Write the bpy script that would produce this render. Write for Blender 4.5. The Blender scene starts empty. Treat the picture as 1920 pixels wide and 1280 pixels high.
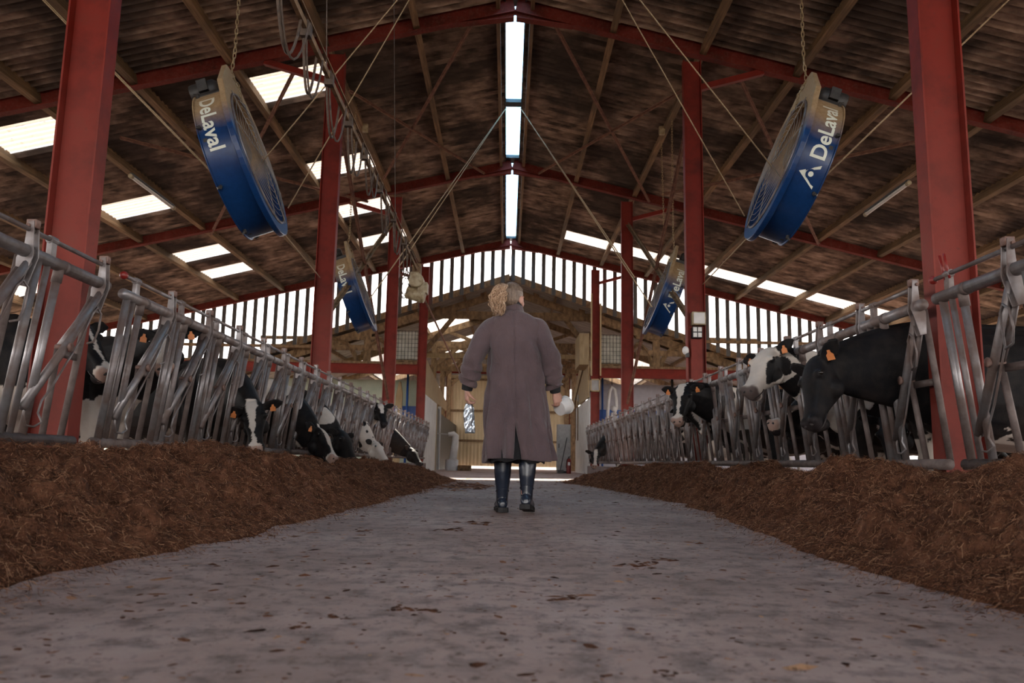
import bpy, bmesh, math, random
import numpy as np
from mathutils import Vector, Matrix, noise as mnoise

sc = bpy.context.scene
COL = sc.collection
R = math.radians
PI = math.pi

# ------------------------------------------------------------------ camera
CAM_H = 0.38
cam_data = bpy.data.cameras.new('camera')
cam_data.sensor_width = 36.0
cam_data.lens = 1500.0 / 1920.0 * 36.0
cam_data.clip_start = 0.02
cam_data.clip_end = 500
cam_data.dof.use_dof = True
cam_data.dof.focus_distance = 6.3
cam_data.dof.aperture_fstop = 4.0
cam = bpy.data.objects.new('camera', cam_data)
COL.objects.link(cam)
_v = Vector(((950.0 - 960) / 1500, -(866.0 - 640) / 1500, 1.0)).normalized()
_u = Vector((math.sin(R(1.1)), math.cos(R(1.1)), 0)); _u = (_u - _v * _u.dot(_v)).normalized()
_r = _u.cross(_v)
_rt = Vector((_r.x, _v.x, _u.x)); _up = Vector((_r.y, _v.y, _u.y)); _fw = Vector((_r.z, _v.z, _u.z))
cam.matrix_world = Matrix(((_rt.x, _up.x, -_fw.x, 0), (_rt.y, _up.y, -_fw.y, 0), (_rt.z, _up.z, -_fw.z, CAM_H), (0, 0, 0, 1)))
sc.camera = cam

# ------------------------------------------------------------------ world, sun, exposure
world = bpy.data.worlds.new('sky'); sc.world = world
world.use_nodes = True
wn = world.node_tree.nodes; wl = world.node_tree.links
bg = wn['Background']
wtc = wn.new('ShaderNodeTexCoord'); wsep = wn.new('ShaderNodeSeparateXYZ'); wr = wn.new('ShaderNodeValToRGB')
wl.new(wtc.outputs['Generated'], wsep.inputs[0]); wl.new(wsep.outputs['Z'], wr.inputs['Fac'])
wr.color_ramp.elements[0].position = 0.0; wr.color_ramp.elements[0].color = (1.0, 0.93, 0.87, 1)
wr.color_ramp.elements[1].position = 0.9; wr.color_ramp.elements[1].color = (0.86, 0.90, 0.96, 1)
wl.new(wr.outputs['Color'], bg.inputs['Color'])
bg.inputs['Strength'].default_value = 1.6
SUN_DIR = Vector((0.10, 1.0, 0.72)).normalized()
sun_d = bpy.data.lights.new('sun', 'SUN'); sun_d.energy = 5.0; sun_d.angle = R(2.2); sun_d.color = (1.0, 0.90, 0.76)
sun = bpy.data.objects.new('sun', sun_d); COL.objects.link(sun)
sun.rotation_euler = SUN_DIR.to_track_quat('Z', 'Y').to_euler()
sc.view_settings.view_transform = 'Standard'
sc.view_settings.look = 'None'
sc.view_settings.gamma = 1.0
sc.view_settings.use_curve_mapping = False
sc.view_settings.exposure = 1.9
cy = sc.cycles
cy.use_denoising = True
cy.max_bounces = 7; cy.diffuse_bounces = 4; cy.glossy_bounces = 3; cy.transmission_bounces = 5; cy.transparent_max_bounces = 8
cy.caustics_reflective = False; cy.caustics_refractive = False
cy.sample_clamp_indirect = 6.0

# ------------------------------------------------------------------ materials
class NT:
    def __init__(s, name):
        s.m = bpy.data.materials.new(name); s.m.use_nodes = True
        s.t = s.m.node_tree; s.n = s.t.nodes; s.l = s.t.links
        s.b = s.n['Principled BSDF']
    def new(s, k, **kw):
        n = s.n.new(k)
        for a, v in kw.items(): setattr(n, a, v)
        return n
    def obj(s):
        if not hasattr(s, '_o'): s._o = s.new('ShaderNodeTexCoord')
        return s._o.outputs['Object']
    def geo(s):
        if not hasattr(s, '_g'): s._g = s.new('ShaderNodeNewGeometry')
        return s._g.outputs['Position']
    def mapped(s, src, scale):
        m = s.new('ShaderNodeMapping'); s.l.new(src, m.inputs['Vector']); m.inputs['Scale'].default_value = scale
        return m.outputs['Vector']
    def noise(s, src, scale=5, detail=5, rough=0.6, sc3=None, dist=0):
        if sc3 is not None: src = s.mapped(src, sc3)
        n = s.new('ShaderNodeTexNoise'); s.l.new(src, n.inputs['Vector'])
        n.inputs['Scale'].default_value = scale; n.inputs['Detail'].default_value = detail
        n.inputs['Roughness'].default_value = rough; n.inputs['Distortion'].default_value = dist
        return n.outputs['Fac']
    def ramp(s, fac, stops):
        r = s.new('ShaderNodeValToRGB'); s.l.new(fac, r.inputs['Fac'])
        e = r.color_ramp.elements
        while len(e) < len(stops): e.new(0.5)
        for el, (p, c) in zip(e, stops):
            el.position = p
            el.color = (c, c, c, 1) if isinstance(c, (int, float)) else (*c, 1)
        return r.outputs['Color']
    def mix(s, fac, a, b, mode='MIX'):
        x = s.new('ShaderNodeMix', data_type='RGBA', blend_type=mode)
        for v, i in ((fac, 0), (a, 6), (b, 7)):
            if isinstance(v, (int, float)): x.inputs[i].default_value = v
            elif isinstance(v, tuple): x.inputs[i].default_value = (*v, 1)
            else: s.l.new(v, x.inputs[i])
        return x.outputs[2]
    def math(s, op, a, b=None):
        x = s.new('ShaderNodeMath', operation=op)
        for v, i in ((a, 0), (b, 1)):
            if v is None: continue
            if isinstance(v, (int, float)): x.inputs[i].default_value = v
            else: s.l.new(v, x.inputs[i])
        return x.outputs[0]
    def sep(s, src):
        x = s.new('ShaderNodeSeparateXYZ'); s.l.new(src, x.inputs[0]); return x.outputs
    def bump(s, h, strength=0.3, dist=0.01):
        b = s.new('ShaderNodeBump'); s.l.new(h, b.inputs['Height']); b.inputs['Strength'].default_value = strength
        b.inputs['Distance'].default_value = dist; s.l.new(b.outputs['Normal'], s.b.inputs['Normal'])
    def out(s, col=None, rough=0.6, metal=0.0, spec=None):
        for v, i in ((col, 'Base Color'), (rough, 'Roughness'), (metal, 'Metallic'), (spec, 'Specular IOR Level')):
            if v is None: continue
            if isinstance(v, (int, float)): s.b.inputs[i].default_value = v
            elif isinstance(v, tuple): s.b.inputs[i].default_value = (*v, 1)
            else: s.l.new(v, s.b.inputs[i])
        return s.m

M = {}
def simple(name, c0, c1, rough=0.6, scale=6, metal=0.0, bump=0.0, sc3=None, p=(0.35, 0.7), spec=None):
    n = NT(name); f = n.noise(n.obj(), scale, 6, 0.62, sc3)
    if bump: n.bump(f, bump, 0.01)
    M[name] = n.out(n.ramp(f, ((p[0], c0), (p[1], c1))), rough, metal, spec)
    return M[name]

# red paint with dust film that lies on the lower metres and in blotches
n = NT('red_steel'); f = n.noise(n.geo(), 3.0, 7, 0.65); g = n.noise(n.geo(), 26, 4, 0.6)
z = n.sep(n.geo())['Z']
red = n.ramp(f, ((0.3, (0.10, 0.009, 0.0045)), (0.55, (0.185, 0.0155, 0.008)), (0.8, (0.15, 0.022, 0.012))))
dz = n.math('MULTIPLY', n.math('SUBTRACT', 3.4, z), 0.17)
dm = n.math('MULTIPLY', n.math('MAXIMUM', n.math('MINIMUM', dz, 0.17), 0.0), n.math('ADD', 0.55, f))
red = n.mix(dm, red, (0.25, 0.095, 0.078)); n.bump(g, 0.12, 0.004)
red = n.mix(n.ramp(g, ((0.64, 0.0), (0.74, 0.45))), red, (0.07, 0.03, 0.022))
M['red_steel'] = n.out(red, 0.6, spec=0.25)
n = NT('rafter_red'); f = n.noise(n.geo(), 2.2, 7, 0.7); g = n.noise(n.geo(), 22, 4, 0.6)
c = n.ramp(f, ((0.3, (0.06, 0.010, 0.006)), (0.5, (0.14, 0.016, 0.010)), (0.75, (0.19, 0.038, 0.026))))
M['rafter_red'] = n.out(n.mix(n.ramp(g, ((0.5, 0.0), (0.7, 0.4))), c, (0.16, 0.075, 0.05)), 0.75, spec=0.25)
# fibre cement sheets with damp brown-black mould
n = NT('fibre_cement'); f = n.noise(n.geo(), 0.5, 5, 0.6); g = n.noise(n.geo(), 5, 6, 0.6, (0.3, 0.75, 1.0)); h = n.noise(n.geo(), 40, 3, 0.5)
c = n.ramp(g, ((0.34, (0.055, 0.036, 0.026)), (0.5, (0.25, 0.172, 0.128)), (0.66, (0.48, 0.35, 0.27))))
c = n.mix(n.ramp(f, ((0.42, 0.85), (0.58, 0.0))), c, (0.028, 0.020, 0.017)); n.bump(h, 0.25, 0.006)
M['fibre_cement'] = n.out(c, 0.85)
n = NT('purlin_wood'); g = n.noise(n.geo(), 4, 6, 0.6, (8, 0.35, 8)); f = n.noise(n.geo(), 0.8, 3)
c = n.ramp(g, ((0.25, (0.07, 0.040, 0.020)), (0.5, (0.21, 0.125, 0.062)), (0.75, (0.36, 0.225, 0.12))))
c = n.mix(n.ramp(f, ((0.4, 0.55), (0.6, 0.0))), c, (0.06, 0.046, 0.028)); n.bump(g, 0.3, 0.006)
M['purlin_wood'] = n.out(c, 0.8)
simple('timber', (0.10, 0.058, 0.028), (0.31, 0.195, 0.10), 0.8, 5, sc3=(2, 2, 1), bump=0.3)
simple('plywood', (0.33, 0.23, 0.12), (0.50, 0.37, 0.21), 0.7, 4, sc3=(4, 4, 0.6))
simple('board_dark', (0.05, 0.048, 0.046), (0.11, 0.10, 0.095), 0.8, 6, sc3=(6, 6, 0.5))
# translucent corrugated roof light
n = NT('rooflight'); t = n.new('ShaderNodeBsdfTranslucent'); d = n.new('ShaderNodeBsdfDiffuse'); mx = n.new('ShaderNodeMixShader')
g = n.noise(n.geo(), 7, 5, 0.7); c = n.ramp(g, ((0.3, (0.33, 0.28, 0.22)), (0.46, (0.56, 0.53, 0.49))))
yy = n.math('SINE', n.math('MULTIPLY', n.sep(n.geo())['Y'], 2*PI/(1.06/6))); c = n.mix(n.ramp(n.math('ADD', yy, n.math('MULTIPLY', g, 0.5)), ((0.78, 0.0), (1.0, 0.85))), c, (0.10, 0.065, 0.045))
n.l.new(c, t.inputs['Color']); n.l.new(c, d.inputs['Color']); mx.inputs[0].default_value = 0.15
n.l.new(t.outputs[0], mx.inputs[1]); n.l.new(d.outputs[0], mx.inputs[2])
n.l.new(mx.outputs[0], n.n['Material Output'].inputs['Surface']); M['rooflight'] = n.m
n = NT('ridgelight'); t = n.new('ShaderNodeBsdfTranslucent'); t.inputs['Color'].default_value = (0.55, 0.80, 1.0, 1)
n.l.new(t.outputs[0], n.n['Material Output'].inputs['Surface']); M['ridgelight'] = n.m
# concrete floor
n = NT('concrete_floor'); P_ = n.geo(); a = n.noise(P_, 0.7, 6, 0.65); b = n.noise(P_, 9, 8, 0.7); s_ = n.noise(P_, 70, 4, 0.6); v = n.noise(P_, 26, 5, 0.75, (1.0, 0.7, 1))
c = n.ramp(a, ((0.3, (0.29, 0.190, 0.162)), (0.5, (0.47, 0.325, 0.283)), (0.7, (0.60, 0.45, 0.40))))
c = n.mix(n.ramp(b, ((0.36, 0.8), (0.52, 0.0))), c, (0.15, 0.105, 0.092))
c = n.mix(n.ramp(v, ((0.56, 0.0), (0.66, 0.75))), c, (0.085, 0.05, 0.037))
c = n.mix(n.ramp(s_, ((0.62, 0.0), (0.72, 0.5))), c, (0.55, 0.49, 0.45)); n.bump(b, 0.45, 0.012)
M['concrete_floor'] = n.out(c, n.ramp(b, ((0.3, 0.6), (0.7, 0.85))), spec=0.3)
simple('concrete_kerb', (0.12, 0.085, 0.078), (0.23, 0.175, 0.165), 0.85, 7, bump=0.4)
simple('earth', (0.10, 0.08, 0.05), (0.18, 0.14, 0.09), 0.9, 1)
# galvanised tube with dried dirt
n = NT('galvanised'); f = n.noise(n.geo(), 5, 4, 0.55); g = n.noise(n.geo(), 60, 3, 0.6)
c = n.mix(n.ramp(f, ((0.30, 0.0), (0.60, 0.95))), (0.29, 0.283, 0.295), (0.125, 0.085, 0.073))
rr = n.ramp(f, ((0.36, 0.36), (0.66, 0.6))); n.bump(g, 0.1, 0.002)
M['galvanised'] = n.out(c, rr, n.ramp(f, ((0.36, 0.6), (0.66, 0.1))))
simple('galv_dirty', (0.085, 0.060, 0.054), (0.19, 0.148, 0.138), 0.62, 9, 0.25)
simple('rust_latch', (0.11, 0.05, 0.035), (0.26, 0.17, 0.145), 0.75, 30, 0.2)
simple('red_knob', (0.16, 0.010, 0.008), (0.24, 0.018, 0.012), 0.4)
simple('rope', (0.30, 0.21, 0.12), (0.52, 0.39, 0.25), 0.9, 60)
simple('chain_steel', (0.25, 0.17, 0.09), (0.50, 0.38, 0.22), 0.5, 30, 0.5)
simple('cable_dark', (0.05, 0.035, 0.028), (0.13, 0.09, 0.065), 0.7, 20)
simple('tie_rod', (0.12, 0.05, 0.038), (0.28, 0.15, 0.10), 0.7, 9)
simple('cream_plastic', (0.22, 0.16, 0.085), (0.48, 0.40, 0.26), 0.5, 14)
simple('white_plastic', (0.62, 0.60, 0.58), (0.78, 0.76, 0.75), 0.4, 6)
simple('white_panel', (0.52, 0.52, 0.53), (0.70, 0.70, 0.71), 0.45, 2)
simple('green_wall', (0.40, 0.46, 0.36), (0.52, 0.57, 0.46), 0.7, 2)
simple('lilac_wall', (0.36, 0.34, 0.38), (0.48, 0.46, 0.50), 0.7, 2)
simple('blue_paint', (0.02, 0.075, 0.30), (0.03, 0.11, 0.38), 0.45, 4)
simple('dark_metal', (0.02, 0.02, 0.022), (0.05, 0.047, 0.045), 0.5, 20)
simple('grey_cabinet', (0.27, 0.26, 0.255), (0.38, 0.37, 0.365), 0.5, 5)
simple('extinguisher_red', (0.17, 0.012, 0.012), (0.22, 0.02, 0.018), 0.35, 5)
simple('tank_white', (0.40, 0.38, 0.31), (0.62, 0.60, 0.52), 0.5, 3)
simple('beige_steel', (0.52, 0.40, 0.235), (0.68, 0.55, 0.36), 0.55, 2, sc3=(1, 1, 0.3))
simple('grey_sheet', (0.20, 0.175, 0.155), (0.46, 0.41, 0.365), 0.7, 3, sc3=(0.5, 4, 1))
simple('tube_glass', (0.62, 0.58, 0.54), (0.75, 0.72, 0.68), 0.3, 4)
simple('silver_foil', (0.55, 0.62, 0.70), (0.72, 0.78, 0.85), 0.22, 9, 0.75, 0.5)
simple('boot_rubber', (0.012, 0.017, 0.030), (0.024, 0.031, 0.050), 0.22, 5)
simple('boot_sole', (0.010, 0.009, 0.010), (0.026, 0.022, 0.022), 0.7, 20)
simple('black_cloth', (0.008, 0.008, 0.010), (0.016, 0.016, 0.019), 0.9, 40)
n = NT('skin'); f = n.noise(n.obj(), 30, 4); n.b.inputs['Subsurface Weight'].default_value = 0.1; n.b.inputs['Subsurface Radius'].default_value = (0.02, 0.008, 0.004)
M['skin'] = n.out(n.ramp(f, ((0.3, (0.46, 0.235, 0.175)), (0.7, (0.57, 0.32, 0.25)))), 0.5)
# work coat: mauve-brown cotton drill
n = NT('coat_cloth'); f = n.noise(n.obj(), 3.5, 5, 0.6); g = n.noise(n.obj(), 300, 2, 0.5)
c = n.ramp(f, ((0.3, (0.068, 0.043, 0.049)), (0.7, (0.115, 0.075, 0.080)))); w_ = n.noise(n.obj(), 9, 4, 0.55, (1, 1, 0.55), 1.2); n.bump(n.math('ADD', n.math('MULTIPLY', w_, 1.0), n.math('MULTIPLY', g, 0.03)), 0.55, 0.035)
n.b.inputs['Sheen Weight'].default_value = 0.25
M['coat_cloth'] = n.out(c, 0.85)
n = NT('hair'); f = n.noise(n.obj(), 9, 6, 0.7, (9, 9, 1.2)); n.bump(f, 0.9, 0.006)
M['hair'] = n.out(n.ramp(f, ((0.3, (0.065, 0.042, 0.030)), (0.52, (0.17, 0.115, 0.08)), (0.72, (0.36, 0.265, 0.195)))), 0.45)
n = NT('hair_blond'); f = n.noise(n.obj(), 12, 6, 0.7, (8, 8, 2.0)); n.bump(f, 0.9, 0.008)
M['hair_blond'] = n.out(n.ramp(f, ((0.34, (0.16, 0.085, 0.048)), (0.5, (0.45, 0.28, 0.17)), (0.66, (0.80, 0.61, 0.44)))), 0.45)
# fan paint: glossy blue, upper surfaces caked with tan dust
n = NT('fan_blue'); z = n.sep(n.obj())['Z']; f = n.noise(n.obj(), 4, 5, 0.6); f2 = n.noise(n.obj(), 30, 4)
t_ = n.math('ADD', n.math('MULTIPLY', n.math('SUBTRACT', z, 0.04), 4.2), n.math('MULTIPLY', n.math('SUBTRACT', f, 0.5), 0.9))
du = n.math('MAXIMUM', n.math('MINIMUM', t_, 1.0), 0.0)
c = n.mix(du, n.ramp(f2, ((0.3, (0.004, 0.030, 0.115)), (0.7, (0.007, 0.044, 0.155)))), n.ramp(f2, ((0.3, (0.27, 0.175, 0.085)), (0.7, (0.38, 0.26, 0.145)))))
M['fan_blue'] = n.out(c, n.ramp(du, ((0.0, 0.28), (1.0, 0.9))))
n = NT('fan_letter'); f = n.noise(n.obj(), 9, 5); z = n.sep(n.obj())['Z']
du = n.math('MAXIMUM', n.math('MINIMUM', n.math('MULTIPLY', n.math('SUBTRACT', z, 0.24), 4.0), 0.85), 0.0)
M['fan_letter'] = n.out(n.mix(du, (0.78, 0.82, 0.72), (0.52, 0.38, 0.22)), 0.5)
simple('fan_wire', (0.16, 0.15, 0.15), (0.30, 0.25, 0.2), 0.5, 8, 0.5)
simple('fan_blade', (0.16, 0.10, 0.055), (0.27, 0.18, 0.10), 0.6, 8)
# cow hide, black and white painted per vertex (the coat's own pattern)
n = NT('cow_hide'); a = n.new('ShaderNodeAttribute'); a.attribute_name = 'coat'; f = n.noise(n.obj(), 170, 3, 0.6, (1, 1, 0.4)); f2 = n.noise(n.obj(), 14, 5)
c = n.mix(n.ramp(f2, ((0.35, 0.10), (0.6, 0.0))), a.outputs['Color'], (0.10, 0.072, 0.055)); n.bump(f, 0.35, 0.004)
M['cow_hide'] = n.out(c, 0.6, spec=0.16)
simple('cow_eye', (0.010, 0.008, 0.007), (0.015, 0.012, 0.01), 0.08)
simple('nostril', (0.02, 0.014, 0.014), (0.03, 0.02, 0.02), 0.6)
simple('ear_tag', (0.62, 0.20, 0.06), (0.72, 0.27, 0.10), 0.5, 20)
# silage: every strand carries its own shade
n = NT('silage'); a = n.new('ShaderNodeAttribute'); a.attribute_name = 'shade'; f = n.noise(n.geo(), 9, 5, 0.7)
v = n.math('ADD', n.math('MULTIPLY', a.outputs['Fac'], 0.75), n.math('MULTIPLY', f, 0.35))
c = n.ramp(v, ((0.12, (0.020, 0.008, 0.005)), (0.36, (0.135, 0.055, 0.030)), (0.6, (0.34, 0.150, 0.083)), (0.92, (0.68, 0.38, 0.22))))
g1 = n.noise(n.geo(), 60, 5, 0.75, (1, 0.5, 1.4), 1.5); n.bump(g1, 0.9, 0.02)
M['silage'] = n.out(n.mix(n.ramp(g1, ((0.36, 0.7), (0.46, 0.0))), c, (0.016, 0.007, 0.004)), 0.85, spec=0.15)  # crevice shade painted in: colour goes dark where the bump dips

# ------------------------------------------------------------------ mesh helpers
class MB:
    def __init__(s): s.v = []; s.f = []
    def add(s, v, f):
        o = len(s.v); s.v.extend([tuple(map(float, p)) for p in v]); s.f.extend([tuple(i + o for i in q) for q in f]); return s
    def box(s, x0, y0, z0, x1, y1, z1):
        return s.add([(x0,y0,z0),(x1,y0,z0),(x1,y1,z0),(x0,y1,z0),(x0,y0,z1),(x1,y0,z1),(x1,y1,z1),(x0,y1,z1)],
                     [(0,3,2,1),(4,5,6,7),(0,1,5,4),(1,2,6,5),(2,3,7,6),(3,0,4,7)])
    def rings(s, rings, cap=True, closed=False):
        n = len(rings[0]); v = [p for r in rings for p in r]; f = []
        m = len(rings)
        for i in range(m if closed else m - 1):
            j = (i + 1) % m
            for k in range(n):
                k2 = (k + 1) % n
                f.append((i*n+k, i*n+k2, j*n+k2, j*n+k))
        if cap and not closed:
            f.append(tuple(reversed(range(n)))); f.append(tuple((m-1)*n + k for k in range(n)))
        return s.add(v, f)
    def tube(s, pts, r, n=8, cap=True, closed=False, sx=1.0):
        pts = [Vector(p) for p in pts]; rs = r if isinstance(r, (list, tuple)) else [r] * len(pts)
        rings = []; prev = None; m = len(pts)
        for i, p in enumerate(pts):
            a = pts[(i-1) % m] if (closed or i > 0) else p
            b = pts[(i+1) % m] if (closed or i < m-1) else p
            t = (b - a).normalized()
            if prev is None:
                ref = Vector((0,0,1)) if abs(t.z) < 0.9 else Vector((1,0,0))
                u = t.cross(ref).normalized()
            else:
                u = (prev - t * prev.dot(t)).normalized()
            w = t.cross(u); prev = u
            rings.append([p + (u * math.cos(2*PI*k/n) * sx + w * math.sin(2*PI*k/n)) * rs[i] for k in range(n)])
        return s.rings(rings, cap, closed)
    def beam(s, a, b, w, h, up=(0,0,1)):
        a = Vector(a); b = Vector(b); t = (b - a).normalized(); up = Vector(up)
        sd = t.cross(up).normalized(); u = sd.cross(t)
        q = [sd*w/2*i + u*h/2*j for i, j in ((-1,-1),(1,-1),(1,1),(-1,1))]
        return s.add([a+k for k in q] + [b+k for k in q], [(0,1,2,3),(7,6,5,4),(0,4,5,1),(1,5,6,2),(2,6,7,3),(3,7,4,0)])
    def ibeam(s, a, b, w, h, tf=0.012, tw=0.010, up=(0,0,1)):
        a = Vector(a); b = Vector(b); t = (b - a).normalized(); sd = t.cross(Vector(up)).normalized(); u = sd.cross(t)
        for o in (h/2 - tf/2, -h/2 + tf/2): s.beam(a + u*o, b + u*o, w, tf, up)
        return s.beam(a, b, tw, h - 2*tf, up)
    def ell(s, c, r, n=12, m=8, rot=None):
        c = Vector(c); v = []; f = []
        for i in range(m + 1):
            th = PI * i / m
            for k in range(n):
                ph = 2*PI*k/n
                p = Vector((r[0]*math.sin(th)*math.cos(ph), r[1]*math.sin(th)*math.sin(ph), r[2]*math.cos(th)))
                if rot is not None: p = rot @ p
                v.append(c + p)
        for i in range(m):
            for k in range(n):
                k2 = (k+1) % n; f.append((i*n+k, (i+1)*n+k, (i+1)*n+k2, i*n+k2))
        return s.add(v, f)
    def lathe(s, prof, c=(0,0,0), n=24, axis='z'):
        rings = []
        for r, h in prof:
            ring = []
            for k in range(n):
                a = 2*PI*k/n; x, y = r*math.cos(a), r*math.sin(a)
                p = {'z': (x, y, h), 'x': (h, x, y), 'y': (y, h, x)}[axis]
                ring.append((p[0]+c[0], p[1]+c[1], p[2]+c[2]))
            rings.append(ring)
        return s.rings(rings)
    def prism(s, poly, ext):
        ext = Vector(ext); n = len(poly); v = [Vector(p) for p in poly]; v += [p + ext for p in v]
        return s.add(v, [tuple(reversed(range(n))), tuple(range(n, 2*n))] + [(i, (i+1) % n, n+(i+1) % n, n+i) for i in range(n)])
    def xf(s, mat):
        s.v = [tuple(mat @ Vector(p)) for p in s.v]; return s
    def mesh(s, name, smooth=False):
        me = bpy.data.meshes.new(name); me.from_pydata(s.v, [], s.f); me.update()
        if smooth: me.shade_smooth() if hasattr(me, 'shade_smooth') else None
        return me

def link(name, me, mat, parent=None):
    o = bpy.data.objects.new(name, me); COL.objects.link(o)
    if mat is not None and not me.materials: me.materials.append(M[mat] if isinstance(mat, str) else mat)
    if parent is not None: o.parent = parent
    return o

def obj(name, mb, mat, parent=None, smooth=False, bevel=0.0, world=True, label=None, sub=0, auto=False):
    """one mesh object; vertices given in world space are moved into the parent's space"""
    if parent is not None and world:
        inv = root_mat(parent).inverted(); mb.xf(inv)
    me = mb.mesh(name)
    bm = bmesh.new(); bm.from_mesh(me); bmesh.ops.recalc_face_normals(bm, faces=bm.faces)
    if smooth:
        for f in bm.faces: f.smooth = True
        if auto:
            for e in bm.edges:
                if len(e.link_faces) == 2 and e.calc_face_angle(0) > 0.7: e.smooth = False
    bm.to_mesh(me); bm.free()
    o = link(name, me, mat, parent)
    if bevel:
        b = o.modifiers.new('bevel', 'BEVEL'); b.width = bevel; b.segments = 2; b.limit_method = 'ANGLE'
    if sub:
        b = o.modifiers.new('sub', 'SUBSURF'); b.levels = sub; b.render_levels = sub
    if label: o['label'] = label
    return o

def root_mat(o):
    m = Matrix.LocRotScale(o.location, o.rotation_euler, o.scale)
    return root_mat(o.parent) @ m if o.parent else m

def tag(o, label=None, cat=None, group=None, kind=None):
    if label: o['label'] = label
    if cat: o['category'] = cat
    if group: o['group'] = group
    if kind: o['kind'] = kind
    return o

def thing(name, label, cat, loc=(0,0,0), rotz=0.0, group=None, kind=None):
    o = bpy.data.objects.new(name, None); COL.objects.link(o); o.location = loc; o.rotation_euler = (0, 0, rotz)
    o.empty_display_size = 0.1
    return tag(o, label, cat, group, kind)

def dup(o, parent=None):
    c = o.copy(); COL.objects.link(c)
    if parent is not None: c.parent = parent
    for ch in list(o.children): dup(ch, c)
    return c

def remeshed(mb, voxel, smooth=3, factor=0.5):
    """fuse overlapping shapes into one continuous skin"""
    me = mb.mesh('tmp'); o = bpy.data.objects.new('tmp', me); COL.objects.link(o)
    bm = bmesh.new(); bm.from_mesh(me); bmesh.ops.recalc_face_normals(bm, faces=bm.faces); bm.to_mesh(me); bm.free()
    r = o.modifiers.new('r', 'REMESH'); r.mode = 'VOXEL'; r.voxel_size = voxel; r.use_smooth_shade = True
    if smooth:
        s = o.modifiers.new('s', 'SMOOTH'); s.factor = factor; s.iterations = smooth
    dg = bpy.context.evaluated_depsgraph_get(); dg.update()
    out = bpy.data.meshes.new_from_object(o.evaluated_get(dg), depsgraph=dg)
    bpy.data.objects.remove(o); bpy.data.meshes.remove(me)
    out.shade_smooth()
    return out

# lattice value noise on numpy arrays
def _hash(i, j, k):
    h = (i * 374761393 + j * 668265263 + k * 1274126177) & 0xffffffff
    h = ((h ^ (h >> 13)) * 1103515245) & 0xffffffff
    return ((h ^ (h >> 16)) & 0xffff) / 65535.0
def vnoise(x, y, z=0.0):
    x = np.asarray(x, float); y = np.asarray(y, float); z = np.zeros_like(x) + z
    i = np.floor(x).astype(np.int64); j = np.floor(y).astype(np.int64); k = np.floor(z).astype(np.int64)
    fx, fy, fz = x - i, y - j, z - k
    fx, fy, fz = (t*t*(3-2*t) for t in (fx, fy, fz))
    r = 0
    for a in (0, 1):
        for b in (0, 1):
            for c in (0, 1):
                r = r + _hash(i+a, j+b, k+c) * (fx if a else 1-fx) * (fy if b else 1-fy) * (fz if c else 1-fz)
    return r
def fbm(x, y, z=0.0, o=4):
    s = 0; a = 0.5; t = 0
    for q in range(o):
        s = s + a * vnoise(np.asarray(x)*2**q + 17.3*q, np.asarray(y)*2**q + 5.1*q, np.asarray(z)*2**q); t += a; a *= 0.5
    return s / t
def smooth01(x, a, b):
    t = np.clip((x - a) / (b - a), 0, 1); return t*t*(3-2*t)
# ================================================================== SETTING
SL = 0.236; ZA = 8.40            # roof slope, roof plane height at the ridge
FY = (-9.6, -2.1, 5.40, 12.90, 20.40, 28.0)   # portal frames
def zroof(x): return ZA - SL * abs(x)
PX = (1.72, 3.27, 4.87, 6.5, 8.1, 9.7, 11.3, 12.9, 14.5)

tag(obj('floor', MB().box(-15.8, -14, -0.3, 15.8, 50, 0.0), 'concrete_floor'), 'worn concrete floor of the feed passage', 'floor', kind='structure')
tag(obj('ground', MB().box(-90, -70, -0.5, 90, 130, -0.06), 'earth'), 'earth outside the barn', 'ground', kind='structure')

# --- corrugated ceiling with openings where the roof lights sit
SHEET = 1.06
HOLES_L = [(3.27, 4.87, 13.78), (3.27, 4.87, 17.78), (3.27, 4.87, 21.45), (3.27, 4.87, 24.3),
           (8.1, 9.7, 13.98), (8.1, 9.7, 18.0), (8.1, 9.7, 21.9), (8.1, 9.7, 24.8), (12.9, 14.5, 21.9), (12.9, 14.5, 24.9)]
HOLES_R = [(1.72, 3.27, 25.3), (3.27, 4.87, 25.3), (4.87, 6.5, 25.3), (6.5, 8.1, 25.3), (8.1, 9.7, 25.3), (9.7, 11.3, 25.3), (11.3, 12.9, 25.3)]
PITCH = SHEET / 6
def corr_y(y): t = 2*PI*y/PITCH; return 0.040 * math.cos(t) + 0.008 * math.cos(3*t)
def sheet_patch(mb, sg, xa, xb, ya, yb, lift=0.0, skip=()):
    n = int(round((yb - ya) / PITCH * 6)); ys = [ya + (yb-ya)*i/n for i in range(n+1)]
    v = []; f = []
    for y in ys:
        lap = 0.010 if (y / SHEET) % 1.0 < 0.09 else 0.0
        for x, dz in ((xa, 0.0), (xb + 0.10, 0.018)):
            v.append((sg*x, y, zroof(x) + corr_y(y) + lift - dz - lap))
    for i in range(n):
        ym = (ys[i] + ys[i+1]) / 2
        if any(a - .01 <= ym <= b + .01 for a, b in skip): continue
        f.append((2*i, 2*i+1, 2*i+3, 2*i+2))
    return mb.add(v, f)
rows = (0.17,) + PX + (15.9,)
for sg, holes, nm in ((-1, HOLES_L, 'left'), (1, HOLES_R, 'right')):
    mb = MB(); 
    for a, b in zip(rows[:-1], rows[1:]):
        sk = []
        for h in holes:
            if abs(h[0] - a) < 0.01:
                y0 = round(h[2] / SHEET) * SHEET; sk.append((y0, y0 + SHEET))
        sheet_patch(mb, sg, a, b, -13*SHEET, 27*SHEET, 0.0, sk)
    o = obj('ceiling', mb, 'fibre_cement'); s_ = o.modifiers.new('s', 'SOLIDIFY'); s_.thickness = 0.008; s_.offset = 1
    tag(o, 'corrugated brown fibre cement roof slope on the %s side' % nm, 'ceiling', kind='structure')
wi = 0
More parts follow.
